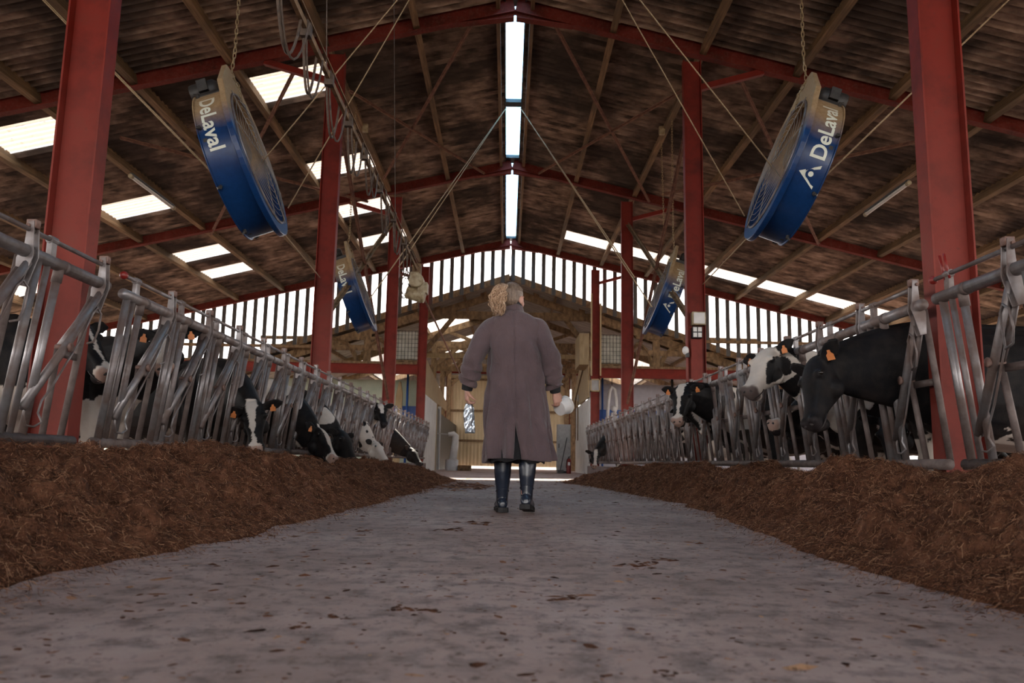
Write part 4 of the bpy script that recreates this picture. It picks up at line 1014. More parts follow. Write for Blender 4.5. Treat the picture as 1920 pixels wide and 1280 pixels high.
# coat: shell of rings with gathered folds, back seam and vent
NC = 96
LEV = [  # z, half width, half depth, centre x, centre y
    (1.545, .062, .062, .000, -.002), (1.530, .085, .075, .000, -.002), (1.510, .125, .090, .004, -.002), (1.485, .165, .104, .008, -.002), (1.45, .192, .118, .010, 0), (1.40, .206, .130, .012, 0), (1.32, .208, .140, .016, 0),
    (1.22, .205, .146, .020, 0), (1.10, .206, .148, .024, 0), (1.00, .212, .152, .028, 0), (.90, .222, .158, .034, 0), (.78, .232, .166, .042, 0), (.66, .240, .174, .048, 0), (.54, .246, .180, .054, 0), (.46, .252, .185, .058, 0), (.405, .256, .188, .060, 0), (.395, .254, .186, .060, 0)]
def coat_pt(a, z, off=0.0):
    for i in range(len(LEV)-1):
        if LEV[i][0] >= z >= LEV[i+1][0]: break
    t = (LEV[i][0]-z)/max(LEV[i][0]-LEV[i+1][0], 1e-6); t = min(max(t, 0), 1)
    _, hw, hd, cx, cyy = [p_*(1-t) + q_*t for p_, q_ in zip(LEV[i], LEV[i+1])]
    ca, sa = math.cos(a), math.sin(a); p_ = 2.25
    x = math.copysign(abs(ca)**(2/p_), ca); y = math.copysign(abs(sa)**(2/p_), sa)
    k = max(0, min(1, (1.30 - z)/.85))
    fold = k*(.024*math.sin(a*7 + 1.2*math.sin(z*5)) + .018*math.sin(a*11 + 2.0 + z*3) + .008*math.sin(a*19 + z*8))
    drape = .011*math.sin(a*5 + z*21) * max(0, 1 - abs(z-1.25)/.4) + .005*math.sin(z*34 + a*3)*max(0, 1-abs(z-1.05)/.25)
    f = 1 + (fold + drape)/.2 + off/hw
    hem = 0.0
    if z < .62: hem = ((.62-z)/.22)*(.018*math.sin(a*2.0 - .4) + .012*ca)
    return Vector((cx + x*hw*f, cyy + y*hd*f, z + hem))
mb = MB(); zs = []
for i in range(len(LEV)-1):
    n_ = max(1, int((LEV[i][0]-LEV[i+1][0])/.022)); zs += [LEV[i][0] + (LEV[i+1][0]-LEV[i][0])*j/n_ for j in range(n_)]
zs.append(LEV[-1][0])
AV = -PI/2 - 0.06         # the back vent, slightly left of the back's middle
v = []; f = []
angs = [AV + 2*PI*k/NC for k in range(NC+1)]
for z in zs:
    for k, a in enumerate(angs):
        op = max(0, (.66 - z)/.26)*.052            # the vent spreads open towards the hem
        aa = a
        if k < 6: aa = a + op*(1-k/6)*2.2
        if k > NC-6: aa = a - op*(1-(NC-k)/6)*1.0
        p_ = coat_pt(aa, z)
        if z > .66:
            dvent = min(abs(a-AV), abs(a-AV-2*PI)); p_ += Vector((0, .004, 0))*(1 if dvent < .02 else 0)
        v.append(p_)
W = NC+1
for i in range(len(zs)-1):
    for k in range(NC):
        f.append((i*W+k, i*W+k+1, (i+1)*W+k+1, (i+1)*W+k))
    if zs[i] > .66: pass
coat = obj('coat', mb.add(v, f), 'coat_cloth', pr, world=False, smooth=True)
bm = bmesh.new(); bm.from_mesh(coat.data)
bm.verts.ensure_lookup_table()
bmesh.ops.remove_doubles(bm, verts=[bm.verts[i*W + k] for i, z in enumerate(zs) if z > .66 for k in (0, NC)], dist=.004); bm.to_mesh(coat.data); bm.free()
s_ = coat.modifiers.new('s', 'SOLIDIFY'); s_.thickness = .004; s_.offset = -1
# sleeves
def sleeve(S, E, Wp, seed):
    pts = [S + Vector((0.05 if S.x < 0 else -.05, 0, .022)), S + Vector((0,0,-.012)), S.lerp(E, .45), E, E.lerp(Wp, .35), E.lerp(Wp, .65), E.lerp(Wp, .86)]; rad = [.062, .080, .082, .078, .078, .076, .060]
    P2 = []; R2 = []
    for i in range(len(pts)-1):
        for t in range(7): u = t/7; P2.append(pts[i].lerp(pts[i+1], u)); R2.append(rad[i]*(1-u) + rad[i+1]*u)
    P2.append(pts[-1]); R2.append(rad[-1])
    # smooth the path
    for _ in range(3): P2 = [P2[0]] + [(P2[i-1] + P2[i]*2 + P2[i+1])/4 for i in range(1, len(P2)-1)] + [P2[-1]]
    m = MB().tube(P2, R2, 28, cap=False); n = 28; L = len(P2)
    out = []
    for i in range(L):
        u = i/(L-1)
        for k in range(n):
            q = Vector(m.v[i*n+k]); d = (q - P2[i]); a = 2*PI*k/n
            w = max(0, u - .35)/.65
            df = .075*w*math.sin(i*.95 + 1.6*math.sin(a + seed)) + .05*w*math.sin(a*3 + i*.5 + seed) + .035*math.sin(a*2 + seed + i*.35)*(1-w*.4)
            out.append(P2[i] + d*(1 + df*2.1) + Vector((0, 0, -.014*w*math.sin(i*.9 + a))))
    m.v = [tuple(q) for q in out]
    o = obj('sleeve', m, 'coat_cloth', coat, world=False, smooth=True); sm = o.modifiers.new('s', 'SUBSURF'); sm.levels = sm.render_levels = 1
    d = (Wp - E).normalized()
    c = MB().tube([E.lerp(Wp, .80), E.lerp(Wp, .88), Wp + d*.005], [.047, .046, .041], 18); 
    obj('cuff', c, 'black_cloth', pr, world=False, smooth=True, auto=True)
sleeve(Ls + Vector((-.005, 0, -.01)), Le, Lw, .4); sleeve(Rs + Vector((.005, 0, -.01)), Re, Rw, 2.1)
# stand collar of the coat, dark inner collar
def collar(z0, z1, r0, r1, name, mat, cx=0, par=pr):
    n = 40; rg = []
    for z, r_ in ((z0, r0), ((z0+z1)/2, (r0+r1)/2), (z1, r1), (z1, r1-.008), (z0, r0-.008)):
        rg.append([Vector((cx + r_*1.06*math.cos(2*PI*k/n), -.002 + r_*math.sin(2*PI*k/n), z + .010*math.sin(2*PI*k/n)*-1 + .003*math.sin(k))) for k in range(n)])
    obj(name, MB().rings(rg, closed=True), mat, par, world=False, smooth=True, auto=True)
collar(1.525, 1.572, .080, .068, 'coat_collar', 'coat_cloth', par=coat); collar(1.55, 1.592, .066, .062, 'inner_collar', 'black_cloth')
obj('back_seam', MB().tube([coat_pt(-PI/2-.02, 1.52 - .82*q/40, .003) for q in range(41)], .0022, 5), 'coat_cloth', coat, world=False, smooth=True)
# dark hem of the garment underneath
n = 48
obj('underskirt', MB().rings([[Vector((.05 + .215*q_*math.cos(2*PI*k/n), .155*q_*math.sin(2*PI*k/n), z + .010*math.sin(k*.9) + .008*math.sin(k*.37+1))) for k in range(n)] for z, q_ in ((.70, .92), (.5, .96), (.388, .97), (.382, .94), (.5, .93), (.70, .89))], closed=True), 'black_cloth', pr, world=False, smooth=True)
# rubber boots
def boot(A, yaw, pitch, nm):
    b = MB(); rg = []; rot = Matrix.Rotation(R(pitch), 3, 'X'); rz = Matrix.Rotation(R(yaw), 3, 'Z'); base = Vector((A.x, A.y, 0))
    def T(p_): return A + rz @ (rot @ Vector(p_))
    for z, hw, hd, yo in ((.36, .066, .074, -.010), (.355, .069, .077, -.010), (.340, .068, .076, -.010), (.28, .065, .072, -.012), (.22, .059, .066, -.012), (.16, .051, .058, -.008), (.11, .046, .055, -.004), (.075, .045, .060, .004), (.05, .044, .072, .016)):
        rg.append([T((hw*math.cos(2*PI*k/24), yo + hd*math.sin(2*PI*k/24), z - .0)) for k in range(24)])
    b.rings(rg)
    fr = []
    for y, hw, top, bot in ((-.072, .020, .055, .012), (-.062, .036, .080, .008), (-.03, .042, .095, .006), (.02, .042, .098, .006), (.07, .044, .078, .006), (.12, .048, .060, .006), (.16, .046, .052, .008), (.19, .036, .045, .012), (.205, .018, .036, .018)):
        fr.append([T((hw*math.copysign(abs(math.cos(2*PI*k/20))**.8, math.cos(2*PI*k/20)), y, (top+bot)/2 + (top-bot)/2*math.copysign(abs(math.sin(2*PI*k/20))**.8, math.sin(2*PI*k/20)))) for k in range(20)])
    b.rings(fr)
    me = remeshed(b, .006, 4, .5); o = link('boot', me, 'boot_rubber', pr); o['label'] = nm
    so = MB(); outl = [(-.036, -.074), (-.046, -.04), (-.045, .02), (-.050, .10), (-.048, .16), (-.030, .205), (0, .214), (.030, .205), (.048, .16), (.050, .10), (.045, .02), (.046, -.04), (.036, -.074), (0, -.080)]
    so.prism([T((x, y, -.004)) for x, y in outl], rz @ (rot @ Vector((0, 0, .020))))
    hl = [(-.036, -.074), (-.047, -.04), (-.046, .0), (.046, .0), (.047, -.04), (.036, -.074), (0, -.081)]
    so.prism([T((x, y, -.022)) for x, y in hl], rz @ (rot @ Vector((0, 0, .03))))
    for i in range(6): so.prism([T((-.045, .05 + i*.025, -.014)), T((.045, .05 + i*.025, -.014)), T((.045, .064 + i*.025, -.014)), T((-.045, .064 + i*.025, -.014))], rz @ (rot @ Vector((0, 0, .012))))
    obj('sole', so, 'boot_sole', o, world=False, bevel=.003)
    for hm in (MB().tube([T((.0705*math.cos(2*PI*k/24), -.010 + .0785*math.sin(2*PI*k/24), .352)) for k in range(24)], .004, 6, closed=True), MB().tube([T((.050*math.cos(PI*k/12 + PI), -.006 + .062*math.sin(PI*k/12 + PI), .135 + .02*math.sin(PI*k/12))) for k in range(13)], .0035, 6)): obj('rib', hm, 'boot_rubber', o, world=False, smooth=True)
boot(Vector((-.060, .150, .022)), 6, -1, 'left dark blue rubber boot flat on the floor'); boot(Vector((.122, -.050, .052)), -8, -9, 'right dark blue rubber boot pushing off with raised heel')

# ---- silver packet in the left hand, white tub in the right
g0 = Vector((PX0, PY0, 0)) + Lw
pk = thing('foil_packet', 'silver foil packet hanging from the person\'s left hand', 'packet', g0 + Vector((.02, .03, -.33)))
m = MB(); nx, nz = 10, 24; v = []; f = []
for i in range(nz+1):
    t = i/nz
    for k in range(nx+1):
        u = k/nx - .5; w = .078*(.55 + .45*min(1, t*4)); th = .006*math.sin(PI*(k/nx))*(1 if t > .1 else .4)
        v.append(g0 + Vector((.020 + u*w + .02*t - .008, .035 + .006*math.sin(t*17 + u*9) + .006*math.sin(u*13 + t*5) - th, -.105 - t*.222)))
for i in range(nz):
    for k in range(nx): a_ = i*(nx+1)+k; f.append((a_, a_+1, a_+nx+2, a_+nx+1))
o = obj('pouch', m.add(v, f), 'silver_foil', pk, smooth=True); sm = o.modifiers.new('s', 'SOLIDIFY'); sm.thickness = .008
b0 = g0 + Vector((.028 - .036, .028, -.333)); obj('seal', MB().box(b0.x, b0.y, b0.z, b0.x+.076, b0.y+.012, b0.z+.010), 'dark_metal', pk)
g1 = Vector((PX0, PY0, 0)) + Rw
tb = thing('white_tub', 'small round white tub held in the person\'s right hand', 'tub', g1 + Vector((.03, .06, -.12)))
ax_ = Vector((.55, .55, .30)).normalized(); c0 = g1 + Vector((.035, .05, -.125)); q3 = ax_.to_track_quat('Z', 'Y').to_matrix().to_4x4(); q3.translation = c0
obj('shell', MB().lathe([(0, -.002), (.058, -.002), (.060, .0), (.066, .085), (.064, .085), (.058, .006), (0, .006)], n=32).xf(q3), 'white_plastic', tb, smooth=True, auto=True)
obj('rim', MB().lathe([(.064, .078), (.073, .078), (.073, .094), (.064, .094), (.064, .078)], n=32).xf(q3), 'white_plastic', tb, smooth=True, auto=True)
# ================================================================== FEED: silage windrows and litter
def toe(y, sg):
    if sg < 0: return np.interp(y, (0, 2.3, 4.2, 5.3, 7, 10, 13, 16, 18), (1.50, 1.40, 1.22, 1.22, 1.15, 1.10, 1.04, .95, 1.5))
    return np.interp(y, (0, 2.2, 3.2, 3.9, 5.5, 8, 11.6, 14, 16, 18), (1.45, 1.42, 1.39, 1.35, 1.60, 1.74, 1.54, 1.36, 1.13, 1.5))
def pile_h(u, y, sg):
    """u 0 at the toe .. 1 at the kerb"""
    top = np.interp(y, (0, 3, 4, 5, 6.0, 7, 8, 9, 10, 13, 16, 17.2, 18), (.37, .37, .35, .37, .40, .43, .36, .32, .32, .33, .31, .22, .05)) if sg < 0 else \
          np.interp(y, (0, 3, 4.2, 5, 5.6, 6.4, 8, 10, 13, 15.5, 16.5, 18), (.36, .35, .33, .35, .39, .36, .36, .36, .34, .28, .18, .04))
    prof = np.interp(u, (0, .04, .12, .25, .42, .58, .72, .86, 1.0), (0, .055, .20, .44, .76, .96, 1.0, .93, .78))
    return top*prof
def pile(sg, nm):
    n_u = 110; ys = [0.2]
    while ys[-1] < 18.0: ys.append(ys[-1] + max(.012, .0042*ys[-1]))
    ys = np.array(ys); u = np.linspace(0, 1, n_u)**0.92
    Yg, Ug = np.meshgrid(ys, u, indexing='ij')
    tj = toe(Yg, sg) + .22*(fbm(Yg*1.5 + 3*sg, Yg*0 + 2, 0, 4) - .5) + .07*(fbm(Yg*9, Yg*0 + 7*sg, 0, 3) - .5)
    xk = 2.82
    Xg = tj + (xk - tj)*Ug
    H = pile_h(Ug, Yg + .5*(fbm(Yg*.8, Yg*0 + 5, 0, 3)-.5), sg)
    H = H*(.66 + .70*fbm(Xg*1.9 + 9, Yg*1.5 + sg*4, 0, 3))
    edge = np.clip(Ug/.10, 0, 1)
    lump = (fbm(Xg*5.5, Yg*5.5 + sg*11, 0, 3) - .5)*.20 + (fbm(Xg*15, Yg*15, 3.3, 3) - .5)*.085 + (fbm(Xg*42, Yg*42, 7.1, 2) - .5)*.032
    Z = np.maximum(H + lump*edge*np.clip(H/.12, .15, 1), 0.004*(Ug > 0)) + .002
    Z = np.where(Ug <= 0, -0.01, Z)
    V = np.stack([sg*Xg, Yg, Z], -1).reshape(-1, 3); a, b = len(ys), n_u
    idx = np.arange(a*b).reshape(a, b)
    F = np.stack([idx[:-1, :-1], idx[1:, :-1], idx[1:, 1:], idx[:-1, 1:]], -1).reshape(-1, 4)
    shade = np.clip(.02 + .55*fbm(Xg*24, Yg*24, 1.0, 3) + (lump*1.0), 0, 1).reshape(-1)  # shade put into the heap's base tone: lumps lighter, hollows darker
    # strands: bent ribbons lying on the heap
    rng = np.random.default_rng(5 + sg)
    NS = 260000
    y = .9*(17.6/.9)**(rng.random(NS)*1.0)**1.0
    uu = rng.random(NS)**.9*1.02 - .02
    yi = np.clip(np.searchsorted(ys, y), 1, a-2); ui = np.clip((np.clip(uu, 0, 1)**(1/.92)*(n_u-1)).astype(int), 1, n_u-2)
    P0 = np.stack([sg*Xg[yi, ui], y, Z[yi, ui]], -1)
    out = uu < 0; P0[out, 0] -= sg*np.abs(rng.normal(0, .10, out.sum())); P0[out, 2] = .004
    tx = np.stack([sg*(Xg[yi, ui+1]-Xg[yi, ui-1]), np.zeros(NS), Z[yi, ui+1]-Z[yi, ui-1]], -1); tx /= np.linalg.norm(tx, axis=1)[:, None]
    ty = np.stack([np.zeros(NS), ys[yi+1]-ys[yi-1], Z[yi+1, ui]-Z[yi-1, ui]], -1); ty /= np.linalg.norm(ty, axis=1)[:, None]
    nn = np.cross(tx, ty); nn *= np.sign(nn[:, 2])[:, None]; nn /= np.linalg.norm(nn, axis=1)[:, None]
    an = rng.random(NS)*2*PI; el = rng.normal(.10, .30, NS)
    d = (tx*np.cos(an)[:, None] + ty*np.sin(an)[:, None])*np.cos(el)[:, None] + nn*np.sin(el)[:, None]
    L = rng.gamma(3.0, .0068, NS)*(1 + .06*y); w = rng.uniform(.0006, .0017, NS)*(1 + .13*y)
    sd = np.cross(d, nn); sd /= np.maximum(np.linalg.norm(sd, axis=1), 1e-6)[:, None]
    ro = rng.random(NS)*PI; sd = sd*np.cos(ro)[:, None] + np.cross(d, sd)*np.sin(ro)[:, None]
    base = P0 + nn*rng.uniform(-.004, .012, NS)[:, None]
    bend = (nn*rng.normal(-.25, .25, NS)[:, None] + sd*rng.normal(0, .5, NS)[:, None])*(L*.35)[:, None]
    q0, q1, q2 = base - d*(L/2)[:, None], base + bend*-.4, base + d*(L/2)[:, None] + bend*.4
    S = sd*(w/2)[:, None]
    SV = np.stack([q0-S, q0+S, q1-S, q1+S, q2-S, q2+S], 1).reshape(-1, 3); SV[:, 2] = np.maximum(SV[:, 2], .002)
    o0 = len(V); k = np.arange(NS)*6 + o0
    SF = np.concatenate([np.stack([k, k+1, k+3, k+2], -1), np.stack([k+2, k+3, k+5, k+4], -1)])
    ss = np.clip(rng.beta(1.3, 1.8, NS)*1.05, 0, 1); SS = np.repeat(ss, 6)
    AV_ = np.concatenate([V, SV]); AF = np.concatenate([F, SF])
    me = bpy.data.meshes.new('silage'); me.vertices.add(len(AV_)); me.vertices.foreach_set('co', AV_.ravel())
    me.loops.add(AF.size); me.loops.foreach_set('vertex_index', AF.ravel().astype(np.int32)); me.polygons.add(len(AF))
    me.polygons.foreach_set('loop_start', (np.arange(len(AF))*4).astype(np.int32)); me.polygons.foreach_set('loop_total', np.full(len(AF), 4, np.int32))
    at_ = me.attributes.new('shade', 'FLOAT', 'POINT'); at_.data.foreach_set('value', np.concatenate([shade, SS]).astype(np.float32))
    me.update(); me.validate()
    o = link('silage_heap', me, 'silage'); tag(o, 'long heap of brown silage along the %s side of the passage' % nm, 'silage', kind='stuff')
pile(-1, 'left'); pile(1, 'right')
# loose litter on the concrete: crumbs, stalks and a few clods
rng = np.random.default_rng(21); mb = MB(); sh = []
def crumb(x, y, r, s):
    n = 6; k0 = len(mb.v); a0 = rng.random()*6; ring = []
    e = rng.uniform(1, 2.6)
    for k in range(n):
        a = a0 + 2*PI*k/n; rr = r*rng.uniform(.6, 1.2); cx, sx = math.cos(a)*rr*e, math.sin(a)*rr; c, s2 = math.cos(a0), math.sin(a0)
        ring.append((x + cx*c - sx*s2, y + cx*s2 + sx*c, .0008))
    mb.add(ring + [(x, y, r*rng.uniform(.15, .4))], [(k, (k+1) % n, n) for k in range(n)]); sh.extend([s]*(len(mb.v)-k0))
for i in range(13000):
    y = .7*(18/.7)**rng.random(); x = rng.uniform(-1.6, 1.9)
    t = toe(y, -1 if x < 0 else 1)
    if abs(x) > t: continue
    near = math.exp(-(t-abs(x))/.25)
    if rng.random() > .36 + .64*near: continue
    crumb(x, y, rng.gamma(2, .0016)*(1 + .12*y), rng.beta(1.6, 2.4) if rng.random() < .9 else .98)
for x, y, r in ((.155, 2.36, .022), (.20, 2.37, .016), (.50, 3.10, .03), (.57, 3.2, .03), (.66, 3.35, .028), (-.27, 2.16, .016), (-.22, 2.14, .02), (-.47, 1.9, .014), (-.40, 2.02, .018), (.30, 1.55, .010), (-.3, 4.6, .04), (-.2, 5.1, .05), (-.75, 4.4, .03)):
    for q in range(14): crumb(x + rng.normal(0, r*1.0), y + rng.normal(0, r*1.3), r*rng.uniform(.15, .6), rng.beta(2, 3)*.7)
for q in range(420):      # trail of feed dropped across the passage further on
    crumb(rng.normal(-.62, .22), rng.normal(12.6, .8), rng.gamma(2, .012), rng.beta(2, 3))
me = mb.mesh('feed_litter'); at_ = me.attributes.new('shade', 'FLOAT', 'POINT'); at_.data.foreach_set('value', np.array(sh, np.float32))
tag(link('feed_litter', me, 'silage'), 'scattered crumbs and stalks of feed on the concrete floor', 'litter', kind='stuff')
# ================================================================== FAR END: timber shed beyond the gable
def shed_patch(mb, sg, xa, xb, ya, yb, holes=(), pitch=0.15, amp=.016, lift=0.0):
    n = int((yb-ya)/pitch*4); ys = [ya + (yb-ya)*i/n for i in range(n+1)]; v = []; f = []
    for y in ys:
        for x in (xa, xb): v.append((sg*x, y, zshed(x) + amp*math.cos(2*PI*y/pitch) + lift))
    for i in range(n):
        ym = (ys[i]+ys[i+1])/2
        if any(a <= ym <= b for a, b in holes): continue
        f.append((2*i, 2*i+1, 2*i+3, 2*i+2))
    return mb.add(v, f)
SH = ((32.6, 34.9), (38.6, 39.7), (41.4, 43.0), (45.4, 46.6))
for sg, nm in ((-1, 'left'), (1, 'right')):
    mb = MB()
    for a, b in ((0.0, 1.75), (1.75, 3.45), (3.45, 5.2), (5.2, 7.0), (7.0, 9.0), (9.0, 13.5)):
        shed_patch(mb, sg, a, b, 28.55, 49.0, SH if (sg < 0 and a == 1.75) else (((35.5, 38.5), (40.5, 44.5)) if a == 5.2 else ()))  # outer gaps on both slopes are unseen openings added to brighten the shed
    o = obj('ceiling', mb, 'grey_sheet'); s_ = o.modifiers.new('s', 'SOLIDIFY'); s_.thickness = .006
    tag(o, 'grey corrugated roof of the far timber shed, %s slope' % nm, 'ceiling', kind='structure')
    tag(obj('trim_%d' % (3 if sg < 0 else 4), MB().beam((0, 28.52, zshed(0)-.06), (sg*13.5, 28.52, zshed(13.5)-.06), 0.04, 0.24), 'timber'), 'timber barge board along the %s front edge of the far shed roof' % nm, 'barge board', kind='structure')
for i, (a, b) in enumerate(SH):
    wi += 1; tag(obj('window_%d' % wi, shed_patch(MB(), -1, 1.72, 3.48, a-.05, b+.05, lift=.012), 'rooflight'), 'roof light in the far shed roof, %s from the front' % ('first', 'second', 'third', 'fourth')[i], 'roof light', kind='structure')
# timber trusses
def truss(y, label, tie, posts=True):
    r = thing('timber_truss', label, 'truss', (0, y, 0), kind='structure')
    for sg in (-1, 1):
        obj('rafter', MB().beam((0, y, zshed(0)-.26), (sg*13.3, y, zshed(13.3)-.26), 0.13, 0.26), 'timber', r)
        obj('strut', MB().beam((sg*1.3, y, tie+.1), (sg*2.6, y, zshed(2.6)-.35), 0.07, 0.14), 'timber', r)
        obj('knee_brace', MB().beam((sg*3.15, y, 4.5), (sg*2.1, y, tie-.05), 0.08, 0.18), 'timber', r)
        for q in range(6): 
            x = sg*(0.9 + q*1.75); obj('cleat', MB().prism([(x, y-.06, zshed(x)-.12), (x+sg*.22, y-.06, zshed(x+.22*sg)-.12), (x+sg*.22, y-.06, zshed(x+.22*sg)-.02), (x, y-.06, zshed(x)-.02)], (0, .1, 0)), 'timber', r)
        if posts: obj('post', MB().box(sg*3.22-.11, y-.10, 0, sg*3.22+.11, y+.10, zshed(3.2)-.3), 'timber', r)
    obj('tie_beam', MB().beam((-3.4, y, tie), (3.4, y, tie), 0.10, 0.30), 'timber', r, bevel=.01)
    return r
truss(30.0, 'timber truss of the far shed nearest the gable, deep tie beam', 5.88)
truss(34.3, 'second timber truss of the far shed', 5.35); truss(39.0, 'third timber truss of the far shed', 5.5); truss(43.6, 'fourth timber truss of the far shed before the end door', 5.5)
for i, x in enumerate((1.7, 3.5, 5.3, 7.1, 8.9)):
    for sg, nm in ((-1, 'left'), (1, 'right')):
        tag(obj('purlin_beam', MB().beam((sg*x, 28.55, zshed(x)-.09), (sg*x, 49, zshed(x)-.09), 0.075, 0.15), 'timber'), 'timber purlin in the far shed, %s slope, %s below its ridge' % (nm, nth[i]), 'purlin', kind='structure')
tag(obj('tie_beam', MB().beam((-3.4, 33.0, 4.70), (3.3, 33.0, 4.76), 0.10, 0.17), 'plywood'), 'pale timber beam across the passage in the far shed', 'beam', kind='structure')
tag(obj('tie_beam', MB().beam((-3.4, 36.0, 4.50), (3.3, 36.0, 4.50), 0.14, 0.22), 'timber'), 'dark timber beam across the passage behind the pale one', 'beam', kind='structure')
# lattice frames standing on the red beams, left and right of the opening
for sg, nm in ((-1, 'left'), (1, 'right')):
    r = thing('lattice_frame', 'brown timber lattice frame above the red beam on the %s' % nm, 'timber frame', (sg*6, 28.75, 3.72), kind='structure')
    obj('raker', MB().beam((sg*3.3, 28.75, zshed(3.3)-.42), (sg*12.5, 28.75, zshed(12.5)-.42), 0.09, 0.30), 'timber', r)
    for x in ((5.35, 8.0, 10.2) if sg > 0 else (5.12, 7.9, 10.2)): obj('post', MB().box(sg*x-.13, 28.69, 3.72, sg*x+.13, 28.81, zshed(x)-.5), 'timber', r)
    for z, w in ((4.38, .20), (4.72 if sg < 0 else 4.95, .12)): obj('rail', MB().beam((sg*4.6, 28.70, z), (sg*9.0, 28.70, z-.03), 0.06, w), 'timber', r)
    for x0, x1 in ((5.2, 4.6), (5.5, 6.4), (7.8, 7.0)):
        c = [(sg*(x0 + (x1-x0)*t**1.8), 28.72, 3.76 + .95*(1-(1-t)**1.6)) for t in [k/8 for k in range(9)]]
        obj('curved_brace', MB().tube(c[::-1], .085, 4), 'timber', r)
# red beams at the gable and the rooms below them
for sg, nm in ((-1, 'left'), (1, 'right')):
    tag(obj('cross_beam', MB().ibeam((sg*3.2, 28.0, 3.54), (sg*15.4, 28.0, 3.54), 0.17, 0.34, .016, .012), 'red_steel'), 'horizontal red steel beam at the gable on the %s of the passage' % nm, 'beam', kind='structure')
    wm = 'green_wall' if sg < 0 else 'lilac_wall'
    tag(obj('wall_%s_room' % nm, MB().box(min(sg*3.1, sg*15.4), 31.0, 0, max(sg*3.1, sg*15.4), 31.15, 3.45), wm), ('pale green' if sg < 0 else 'pale lilac') + ' back wall of the room on the %s' % nm, 'wall', kind='structure')
    tag(obj('trim_%d' % (5 if sg < 0 else 6), MB().box(min(sg*3.1, sg*15.4), 30.975, 1.7, max(sg*3.1, sg*15.4), 31.0, 2.45), 'blue_paint'), 'blue painted band low on the wall of the %s room' % nm, 'wall band', kind='structure')
    tag(obj('floor_loft', MB().box(min(sg*3.25, sg*13), 28.1, 3.72, max(sg*3.25, sg*13), 31.2, 3.82), 'timber'), 'timber loft floor on the red beam, %s side' % nm, 'floor', kind='structure')
tag(obj('steel_pipe', MB().tube([(-3.85, 30.6, 0), (-3.85, 30.6, 3.7)], .045, 10), 'blue_paint', smooth=True), 'blue upright pipe in the green room at the far left', 'pipe')
tag(obj('steel_pipe', MB().tube([(3.62, 30.6, 0), (3.62, 30.6, 3.7)], .04, 10), 'blue_paint', smooth=True), 'blue upright pipe in the lilac room beside the white hose', 'pipe')
tag(obj('steel_pipe', MB().tube([(6.3, 30.6, 0), (6.3, 30.6, 3.7)], .05, 10), 'dark_metal', smooth=True), 'dark upright pipe in the lilac room further right', 'pipe')
hz = thing('hanging_hose', 'white curved hose hanging in the lilac room at the far right', 'hose', (4.0, 30.3, 2.2))
obj('hose', MB().tube([(3.78, 30.3, 2.0), (3.80, 30.3, 2.6), (3.86, 30.3, 3.1), (3.95, 30.3, 3.28), (4.05, 30.3, 3.18), (4.10, 30.3, 2.85), (4.12, 30.3, 2.5), (4.02, 30.3, 2.25)], .065, 10), 'white_plastic', hz, smooth=True)
obj('hook', MB().tube([(3.95, 30.3, 3.30), (3.95, 30.3, 3.73)], .012, 6), 'dark_metal', hz)
obj('claw', MB().ell((4.03, 30.3, 2.45), (.13, .10, .12), 14, 10).tube([(3.85, 30.3, 1.4), (3.95, 30.3, 2.3)], .05, 8).tube([(4.15, 30.3, 1.4), (4.08, 30.3, 2.3)], .05, 8), 'white_plastic', hz, smooth=True)
tag(obj('wooden_post', MB().prism([(-4.32, 30.5, 0), (-4.05, 30.5, 0), (-4.02, 30.5, 2.9), (-4.10, 30.5, 3.35), (-4.18, 30.5, 3.35), (-4.28, 30.5, 2.8)], (0, .12, 0)), 'plywood', bevel=.02), 'pointed wooden post against the green wall', 'post')
# walls of the passage between the rooms
for sg, nm, y1, y2 in ((-1, 'left', 28.2, 33.0), (1, 'right', 28.6, 34.4)):
    x0, x1 = sorted((sg*2.92, sg*3.02))
    tag(obj('wall_passage_%s' % nm, MB().box(x0, y1, 0, x1, y2, 2.70), 'white_panel'), 'white panel wall along the %s of the far passage' % nm, 'wall', kind='structure')
tag(obj('wall_upper_left', MB().prism([(-2.97, 28.2, 2.70), (-2.97, 38.2, 2.75), (-2.97, 38.2, 3.15), (-2.97, 28.2, 3.95)], (.05, 0, 0)), 'plywood'), 'tan boarded upper wall over the white panel on the left', 'wall', kind='structure')
for i, y in enumerate((33.0, 34.9)): tag(obj('trim_%d' % (7+i), MB().box(-3.03, y, 0, -2.90, y+.12, 2.72), 'plywood' if i == 0 else 'white_panel'), ('tan' if i == 0 else 'white') + ' door post in the far left passage', 'door post', kind='structure')
tag(obj('doorway_dark_panel', MB().box(-3.02, 33.12, 0, -2.96, 34.9, 2.6), 'dark_metal'), 'dark panel standing in for the shaded doorway in the far left passage wall', 'door', kind='structure')  # dark sheet in place of the shade inside the open doorway
tag(obj('wall_passage_end', MB().box(-3.02, 35.0, 0, -2.92, 46, 2.4), 'dark_metal'), 'dark wall further along the left passage', 'wall', kind='structure')
hp_ = thing('feed_chute', 'tan plywood chute panel slanting down above the white wall on the right', 'chute', (2.95, 31, 2.7))
obj('panel', MB().prism([(2.90, 28.9, 2.74), (2.90, 35.4, 2.76), (2.90, 35.4, 3.35), (2.90, 31.2, 4.6), (2.90, 28.9, 4.85)], (.05, 0, 0)), 'plywood', hp_); obj('batten', MB().beam((2.88, 29.0, 4.5), (2.88, 34.8, 2.9), .03, .09).beam((2.88, 31.2, 2.75), (2.88, 31.2, 4.55), .03, .09), 'timber', hp_)
obj('side_box', MB().box(2.55, 28.6, 3.9, 2.90, 30.4, 5.05), 'plywood', hp_, bevel=.01)
